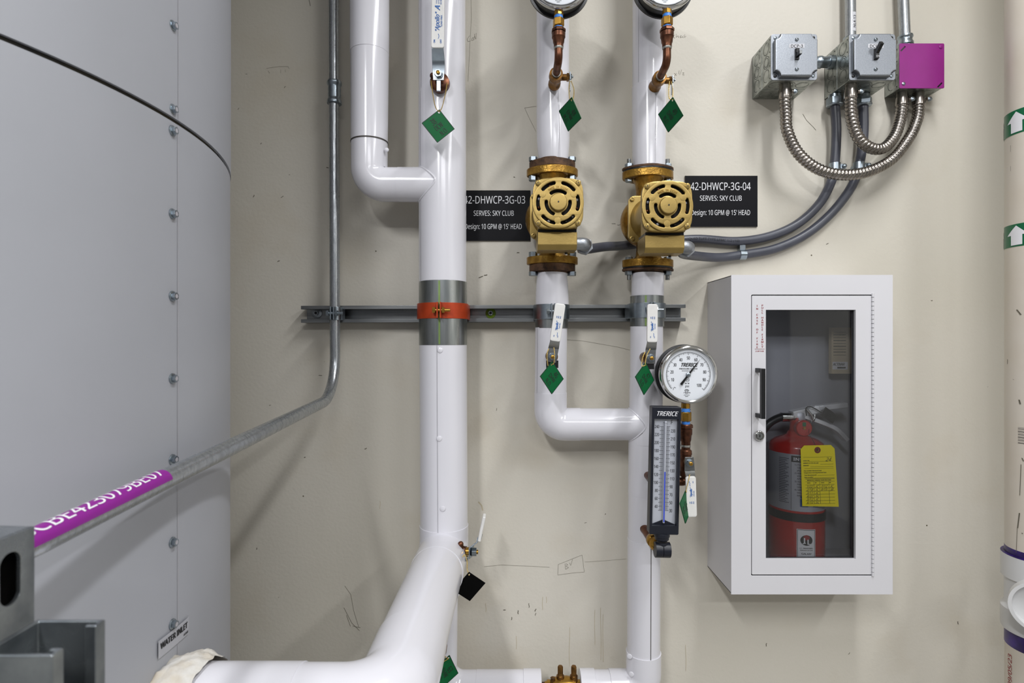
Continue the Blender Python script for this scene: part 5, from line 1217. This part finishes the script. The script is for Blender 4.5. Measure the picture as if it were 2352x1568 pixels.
# ================================================================ fire extinguisher
DE = 1.292; RE = .0585
ecx = P(1829, 0, DE).x; ez = lambda py: P(0, py, DE).z
ext = thing('fire_extinguisher', (ecx, DE, iz0), 'red fire extinguisher standing inside the glazed cabinet', 'fire extinguisher')
zs = ez(1022)
MB().lathe((ecx, DE, iz0), UP, [(0, RE-.006), (.002, RE-.001), (.006, RE), (zs-iz0, RE), (zs-iz0+.008, RE-.0035), (zs-iz0+.015, RE-.013), (zs-iz0+.0205, RE-.028), (zs-iz0+.026, .021), (zs-iz0+.033, .018)], RED, 64).build('cylinder_body', ext)
def onext(u, z, rr_=RE+.0006): a = u/RE; return V((ecx+math.sin(a)*rr_, DE-math.cos(a)*rr_, z))
def patch(mb, u0, u1, z0, z1, m, rr_=RE+.0006, n=24, skew=0):
    vs = []
    for i in range(n+1):
        u = u0+(u1-u0)*i/n; vs += [onext(u, z0+skew*(u-u0), rr_), onext(u, z1+skew*(u-u0), rr_)]
    mb.add(vs, [(2*i, 2*i+2, 2*i+3, 2*i+1) for i in range(n)], m)
def etext(mb, s, u, z, h, m, al='LEFT', sx=1, bold=0, rr_=RE+.0011): mb.text(s, None, h, m, al=al, sx=sx, bold=bold, cut=(.004, 0), fn=lambda x, y: onext(u+x, z+y, rr_))
mb = MB(); patch(mb, -.105, .105, ez(1158), ez(1033), ALU)
patch(mb, -.0370, .075, ez(1050), ez(1036), BLACKINK, RE+.0008); mb.text('INSTRUCTIONS', None, .0064, WHITEINK, al='LEFT', bold=.0004, cut=(.004, 0), wd=.080, fn=lambda x, y: onext(-.0335+x, ez(1043)+y, RE+.0011))
patch(mb, -.0378, -.0372, ez(1156), ez(1036), BLACKINK, RE+.0008)
for i, s in enumerate(['1) PULL', '    TIRER', '    JALE', '2) AIM', '    VISER', '    APUNTE', '3) SQUEEZE', '    PRESSER', '    OPRIMA', '4) SWEEP', '    BALAYER', '    BARRER']): etext(mb, s, -.031, ez(1055.5+i*6.1), .0033, BLACKINK, bold=.0001)
for i in range(26): patch(mb, -.064, -.042-(i*7 % 5)*.002, ez(1044+i*3.9), ez(1043+i*3.9), BLACKINK, RE+.0008, 6)
patch(mb, -.020, -.0035, ez(1147), ez(1130), BLUEINK, RE+.0008, 6); patch(mb, .007, .020, ez(1147), ez(1130), BLUEINK, RE+.0008, 6)
patch(mb, -.0195, -.014, ez(1128), ez(1124), BLUEINK, RE+.0008, 4); patch(mb, -.012, -.004, ez(1127), ez(1125.5), BLACKINK, RE+.0008, 4)
cq = [onext(-.0118+x, ez(1139.5)+y, RE+.0012) for x, y in [(.0, .0065), (-.0045, -.0005), (-.0035, -.0045), (0, -.0058), (.0035, -.0045), (.0045, -.0005)]]; mb.add(cq, [tuple(range(6))], WHITEINK)
mb.build('instruction_label', ext)['label'] = 'silver label with black instruction text'
mb = MB(); patch(mb, -.105, .105, ez(1181), ez(1163), BLACK, RE+.0016, 36); patch(mb, -.105, .105, ez(1181), ez(1163), BLACK, RE+.0006, 36); mb.build('retaining_strap', ext)
mb = MB(); u0, u1, za, zb_ = -.0268, .0125, ez(1261), ez(1196); cu = (u0+u1)/2
patch(mb, u0, u1, za, zb_, WHITEINK, n=12)
for a_ in ((u0+.0012, u1-.0012, za+.0012, za+.0022), (u0+.0012, u1-.0012, zb_-.0022, zb_-.0012), (u0+.0012, u0+.0021, za+.0012, zb_-.0012), (u1-.0021, u1-.0012, za+.0012, zb_-.0012)): patch(mb, *a_, BLACKINK, RE+.0009, 8)
def disc(mb, uc, zc_, r_, m, rr_, sy=1): mb.add([onext(uc+x, zc_+y*sy, rr_) for x, y in circ(0, 0, r_, 28)], [tuple(range(28))], m)
disc(mb, cu, ez(1220), .0125, BLACKINK, RE+.0012, .92); disc(mb, cu, ez(1214), .0064, REDINK, RE+.0014, .9)
etext(mb, 'J', cu-.0045, ez(1219.5), .0100, WHITEINK, al='CENTER', bold=.0008, rr_=RE+.0017); etext(mb, 'L', cu+.0045, ez(1223), .0105, WHITEINK, al='CENTER', bold=.0008, rr_=RE+.0017)
etext(mb, 'J. L. INDUSTRIES', cu, ez(1237.5), .0024, BLACKINK, al='CENTER', bold=.0002, rr_=RE+.001, sx=1.05); etext(mb, 'MINNEAPOLIS, MN. 55435', cu, ez(1242), .0015, BLACKINK, al='CENTER', bold=.0002, rr_=RE+.001); etext(mb, 'GALAXY', cu, ez(1249.5), .0040, BLACKINK, al='CENTER', bold=.0002, rr_=RE+.001)
mb.build('maker_sticker', ext)['label'] = 'white square sticker with black and red disc'
DH_ = DE
zn = ez(990)
nk = MB().lathe((ecx+.002, DE, zs+.028), UP, [(0, .0175), (.004, .018), (.010, .0165), (.022, .0155), (.036, .0145), (.040, .013)], RED, 28); nk.build('valve_neck', ext)
gq = V((ecx+.0045, DE-.016, ez(979))); gm = MB().lathe(gq, -BK, [(0, .0182), (.010, .0182), (.0115, .017), (.0105, .0158)], RED, 32); gm.cyl(gq-BK*.0100, gq-BK*.0104, .0155, mat('gauge_dark_red', (74, 26, 22), .4, var=.4, scale=200), n=28); gm.quad(front(gq-BK*.0104), -.004, .004, .004, .013, GREENB); gm.cyl(gq-BK*.0104, gq-BK*.0125, .003, BRASS, n=14); gm.build('charge_gauge', ext)
# handle levers
hd = MB(); a = V((ecx-.006, DE, ez(949))); b = V((ecx+.050, DE, ez(938))); c_ = V((ecx+.114, DE, ez(929)))
strip(hd, [a+V((-.006, 0, -.003)), a+V((.02, 0, .003)), b], V((0, .012, 0)), .018, ALUB); strip(hd, [b+V((-.014, 0, .002)), b+V((.01, 0, .003)), c_], V((0, .011, 0)), .0130, ALUB); hd.build('carry_handle', ext, bevel=.003)
hd = MB(); strip(hd, spline([V((ecx+.014, DE, ez(955))), V((ecx+.052, DE, ez(968))), V((ecx+.088, DE, ez(984))), V((ecx+.114, DE, ez(1010)))], 8), V((0, .011, 0)), .0095, ALUB); hd.build('squeeze_lever', ext, bevel=.0015)
hd = MB().lathe((ecx+.004, DE, ez(962)), UP, [(-.012, .015), (0, .0155), (.014, .0145), (.020, .010)], ALU, 24); hd.build('valve_block', ext)
hd = MB().tube(spline([V((ecx+.016, DE-.016, ez(938))), V((ecx+.026, DE-.018, ez(952))), V((ecx+.030, DE-.018, ez(962))), V((ecx+.034, DE-.016, ez(950)))], 8), .0028, CHROME, 10); hd.build('pull_pin', ext)
hd = MB().box((-.017, -.011, 0), (.017, .011, .003), BLACK, front((ecx+.064, DE-.018, ez(951)), -.62)); hd.tube(spline([V((ecx+.015, DE-.016, ez(952))), V((ecx+.012, DE-.02, ez(935))), V((ecx+.024, DE-.02, ez(932))), V((ecx+.05, DE-.018, ez(946)))], 8), .0012, BLACK, 8); hd.build('tamper_seal', ext)['label'] = 'black plastic tamper seal'
hs = MB().tube(spline([V((ecx-.018, DE, ez(957))), V((ecx-.040, DE-.004, ez(958))), V((ecx-.066, DE-.006, ez(972))), V((ecx-.083, DE-.002, ez(1000))), V((ecx-.084, DE, ez(1040))), V((ecx-.082, DE, ez(1180))), V((ecx-.080, DE-.002, ez(1215)))], 10), .0088, BLACK, 20); 
hs.build('discharge_hose', ext)
hs = MB().lathe((ecx-.036, DE-.002, ez(957)), RT, [(0, .0108), (.020, .0108), (.0205, .0088), (.026, .0088), (.026, .0105), (.032, .0105), (.032, .007), (.04, .007)], CHROME, 24); hs.build('hose_ferrule', ext)
# yellow inspection tag
DY = 1.226; M = front(P(1880.5, 1092, DY), math.radians(1.2)); k = DY/FPX
yt_ = thing('inspection_tag', P(1880, 1163, DY), 'yellow inspection tag with black table hanging on the extinguisher', 'tag')
w0, w1, hT, hB = -38.5*k, 38.5*k, 70*k, -69*k
mb = MB(); mb.plate([(w0-.001, hB), (w1+.0055, hB-.003), (w1-.001, hT-.008), (w1-.009, hT), (w0+.006, hT), (w0-.002, hT-.008)], [circ(-.002, hT-.0105, .0025, 14)], M, .0006, YELLOW)
Mt = M @ Matrix.Translation((0, 0, .0007)); SB = mat('tag_eyelet', (120, 50, 30), .6, var=.2)
mb.ring(Mt @ Matrix.Translation((-.002, hT-.0105, 0)), .0048, .0042, SB)
Y = lambda py: -(py-1092)*k; X = lambda px: (px-1880.5)*k
mb.text('24', Mt @ Matrix.Translation((X(1902), Y(1054.5), 0)), .0075, BLACKINK, shear=.4)
for px0, px1, py in ((1845, 1912, 1049), (1859, 1912, 1059), (1884, 1914, 1065.5), (1861, 1914, 1071), (1848, 1914, 1075), (1877, 1916, 1091), (1869, 1916, 1096.5), (1848, 1916, 1098.5)): mb.line(Mt, [(X(px0), Y(py)), (X(px1), Y(py))], .0004, BLACKINK)
for s, px, py, h in (('SERIAL NO.', 1845, 1057, .0020), ("OWNER'S I.D. NO. (if used)", 1845, 1062.5, .0020), ('REMARKS', 1845, 1068, .0020), ('Dry and Wet Chemical Fixed', 1846, 1080, .0022), ('Temperature Sensing Element Data', 1846, 1084.5, .0022), ('Year Manufactured', 1847, 1090, .0022), ('Date Installed', 1847, 1095, .0022), ('MONTHLY INSPECTION RECORD', 1853, 1102, .0026), ('DATE', 1853, 1108, .0022), ('BY', 1871, 1108, .0022), ('DATE', 1885, 1108, .0022), ('BY', 1904, 1108, .0022)):
    mb.text(s, Mt @ Matrix.Translation((X(px), Y(py), 0)), h, BLACKINK, al='LEFT', bold=.00012, sx=.95)
for i in range(8): py = 1105+i*7.3; mb.line(Mt, [(X(1849), Y(py)), (X(1916), Y(py))], .0005, BLACKINK)
mb.line(Mt, [(X(1849), Y(1099)), (X(1916), Y(1099))], .0005, BLACKINK)
for px in (1868.5, 1882, 1903): mb.line(Mt, [(X(px), Y(1105)), (X(px+.8), Y(1156))], .0005, BLACKINK)
hand = [('1/22', 'JC', '7/12', 'JC'), ('2/18', 'JC', '8/15', 'JB'), ('3/11', 'JC', '', ''), ('4/22', 'SC', '', ''), ('5/12', 'JC', '', ''), ('6/10', 'SC', '', '')]
for i, row in enumerate(hand):
    for s, px in zip(row, (1858, 1875, 1891, 1909)):
        if s: mb.text(s, Mt @ Matrix.Translation((X(px), Y(1116+i*7.3), 0)), .0052, BLACKINK, shear=.5, sx=.9)
tp = mb.build('tag_card', yt_, flat=True)
hp = M @ V((-.002, hT-.0105, .0015)); MB().tube(spline([hp, V((P(1868, 1012, 1.245))), V((P(1858, 992, 1.262))), V((ecx+.028, DE-.016, ez(962)))], 8), .0006, CHROME, 6).build('tie_wire', yt_)

# ================================================================ right hand PVC pipe
TA = -.727   # angle that faces the camera
DP = 1.17; XP = P(2390, 0, DP).x; RP = .057
pv = thing('drain_pipe', (XP, DP, 0), 'cream plastic drain pipe with green arrow bands at the right edge', 'pipe')
def pz(py, D_=1.2): return H-(py-784)/FPX*D_
def onp(ang, z, r): return V((XP+math.sin(ang)*r, DP-math.cos(ang)*r, z))
zc1 = pz(1264, 1.2); MB().cyl((XP, DP, zc1-.02), (XP, DP, CEIL), RP, PVC, n=72).build('upper_pipe', pv)
zc2 = pz(1434, 1.2); MB().cyl((XP, DP, 0), (XP, DP, zc2+.02), RP, PVC, n=72).build('lower_pipe', pv)
fz = MB().lathe((XP, DP, zc2), UP, [(0, RP-.001), (0, RP+.0062), (.004, RP+.0072), (.045, RP+.0072), (.049, RP+.004), (.053, RP+.001), (zc1-zc2-.052, RP+.001), (zc1-zc2-.048, RP+.0068), (zc1-zc2, RP+.0068), (zc1-zc2, RP+.0005)], PVCW, 72)
fz.build('pipe_fitting', pv)['label'] = 'white plastic wye fitting'
MB().lathe(V((XP, DP, pz(1384, 1.12))), V((math.sin(TA), -math.cos(TA), 0)), [(0, RP-.014), (.082, RP-.014), (.082, RP-.006), (.105, RP-.006), (.105, RP-.012), (.085, RP-.012)], PVCW, 48).build('side_inlet', pv)
MB().lathe((XP, DP, zc1), UP, [(0, RP+.0004), (.010, RP+.0006), (.014, RP+.0003), (.0142, RP)], PRIMER, 64).build('primer_ring', pv)['label'] = 'purple primer smear'
MB().lathe((XP, DP, zc2-.034), UP, [(0, RP+.0001), (.001, RP+.0006), (.034, RP+.0006)], PRIMER, 64).build('primer_ring', pv)['label'] = 'purple primer ring'
MB().lathe((XP, DP, zc1-.001), UP, [(0, RP+.0066), (.0018, RP+.0066), (.0022, RP+.0050)], PRIMER, 64).build('primer_edge', pv)
for pya, pyb in ((262, 316), (519, 570)):
    za, zb_ = pz(pyb, 1.185), pz(pya, 1.185); mb = MB()
    vs = []; n = 72
    for i in range(n+1): a = 2*PI*i/n; vs += [onp(a, za, RP+.0004), onp(a, zb_, RP+.0004)]
    mb.add(vs, [(2*i, 2*i+2, 2*i+3, 2*i+1) for i in range(n)], GREENB)
    zm = (za+zb_)/2; hA = (zb_-za)*.43; 
    for kk in range(6):
        ac = TA-.72+kk*PI/3; rr_ = RP+.0009; kx = 1/RP
        K_ = 24; hw_ = .0215; vs = []
        for q_ in range(K_+1):
            x = -hw_+2*hw_*q_/K_; vs += [onp(ac+x*kx, zm+hA*.02, rr_), onp(ac+x*kx, zm+hA*(1-abs(x)/hw_)+hA*.02*abs(x)/hw_, rr_)]
        mb.add(vs, [(2*i, 2*i+2, 2*i+3, 2*i+1) for i in range(K_)], WHITEINK); vs = []
        for q_ in range(13):
            x = -.0115+.023*q_/12; vs += [onp(ac+x*kx, zm-hA, rr_), onp(ac+x*kx, zm+hA*.03, rr_)]
        mb.add(vs, [(2*i, 2*i+2, 2*i+3, 2*i+1) for i in range(12)], WHITEINK)
    mb.build('flow_band', pv, flat=True)['label'] = 'green band with white upward arrows'
mb = MB(); mb.text('MADE IN U.S.A. 09/05/23', None, .0105, REDINK, al='RIGHT', cut=(0, .0015), bold=.0002, sx=1.1, fn=lambda x, y: onp(TA-1.0-y/RP, pz(1494, 1.19)+x, RP+.0006))
mb.build('pipe_lettering', pv, flat=True)
mb = MB(); u = 0
for i in range(12): 
    w_ = (.0005, .001, .0004, .0012)[i % 4]; z = pz(978+i*3.2, 1.18); mb.add([onp(TA-.66, z, RP+.0006), onp(TA-.42, z, RP+.0006), onp(TA-.42, z+w_, RP+.0006), onp(TA-.66, z+w_, RP+.0006)], [(0, 1, 2, 3)], BLACKINK)
for a0, y0, a1, y1, w_ in ((-.12, 1060, -.16, 1130, .0012), (-.18, 1170, -.24, 1205, .0022), (-.24, 1205, -.28, 1262, .0009), (-.2, 915, -.16, 925, .003), (-.28, 712, -.14, 724, .003), (-.68, 825, -.68, 836, .0012), (-.5, 335, -.5, 350, .0006), (-.5, 383, -.5, 394, .0006), (-.1, 1045, -.05, 1052, .002), (.02, 930, .06, 950, .002), (-.40, 870, -.38, 871, .002), (-.1, 1213, -.08, 1215, .002)):
    a0 -= .45; a1 -= .45
    mb.add([onp(TA+a0, pz(y0, 1.18), RP+.0006), onp(TA+a0+w_/RP, pz(y0, 1.18), RP+.0006), onp(TA+a1+w_/RP, pz(y1, 1.18), RP+.0006), onp(TA+a1, pz(y1, 1.18), RP+.0006)], [(0, 1, 2, 3)], SCUFF)
mb.build('surface_mark', pv, flat=True)
for a_, y_ in ((TA-.5, 1336), (TA-.5, 1400), (TA-.06, 1382)):
    q = onp(a_, pz(y_, 1.19), RP+.001); n_ = V((math.sin(a_), -math.cos(a_), 0)); MB().lathe(q, n_, [(0, .0045), (.001, .0042), (.0014, .001)], PVCW, 16).build('fitting_boss', pv)
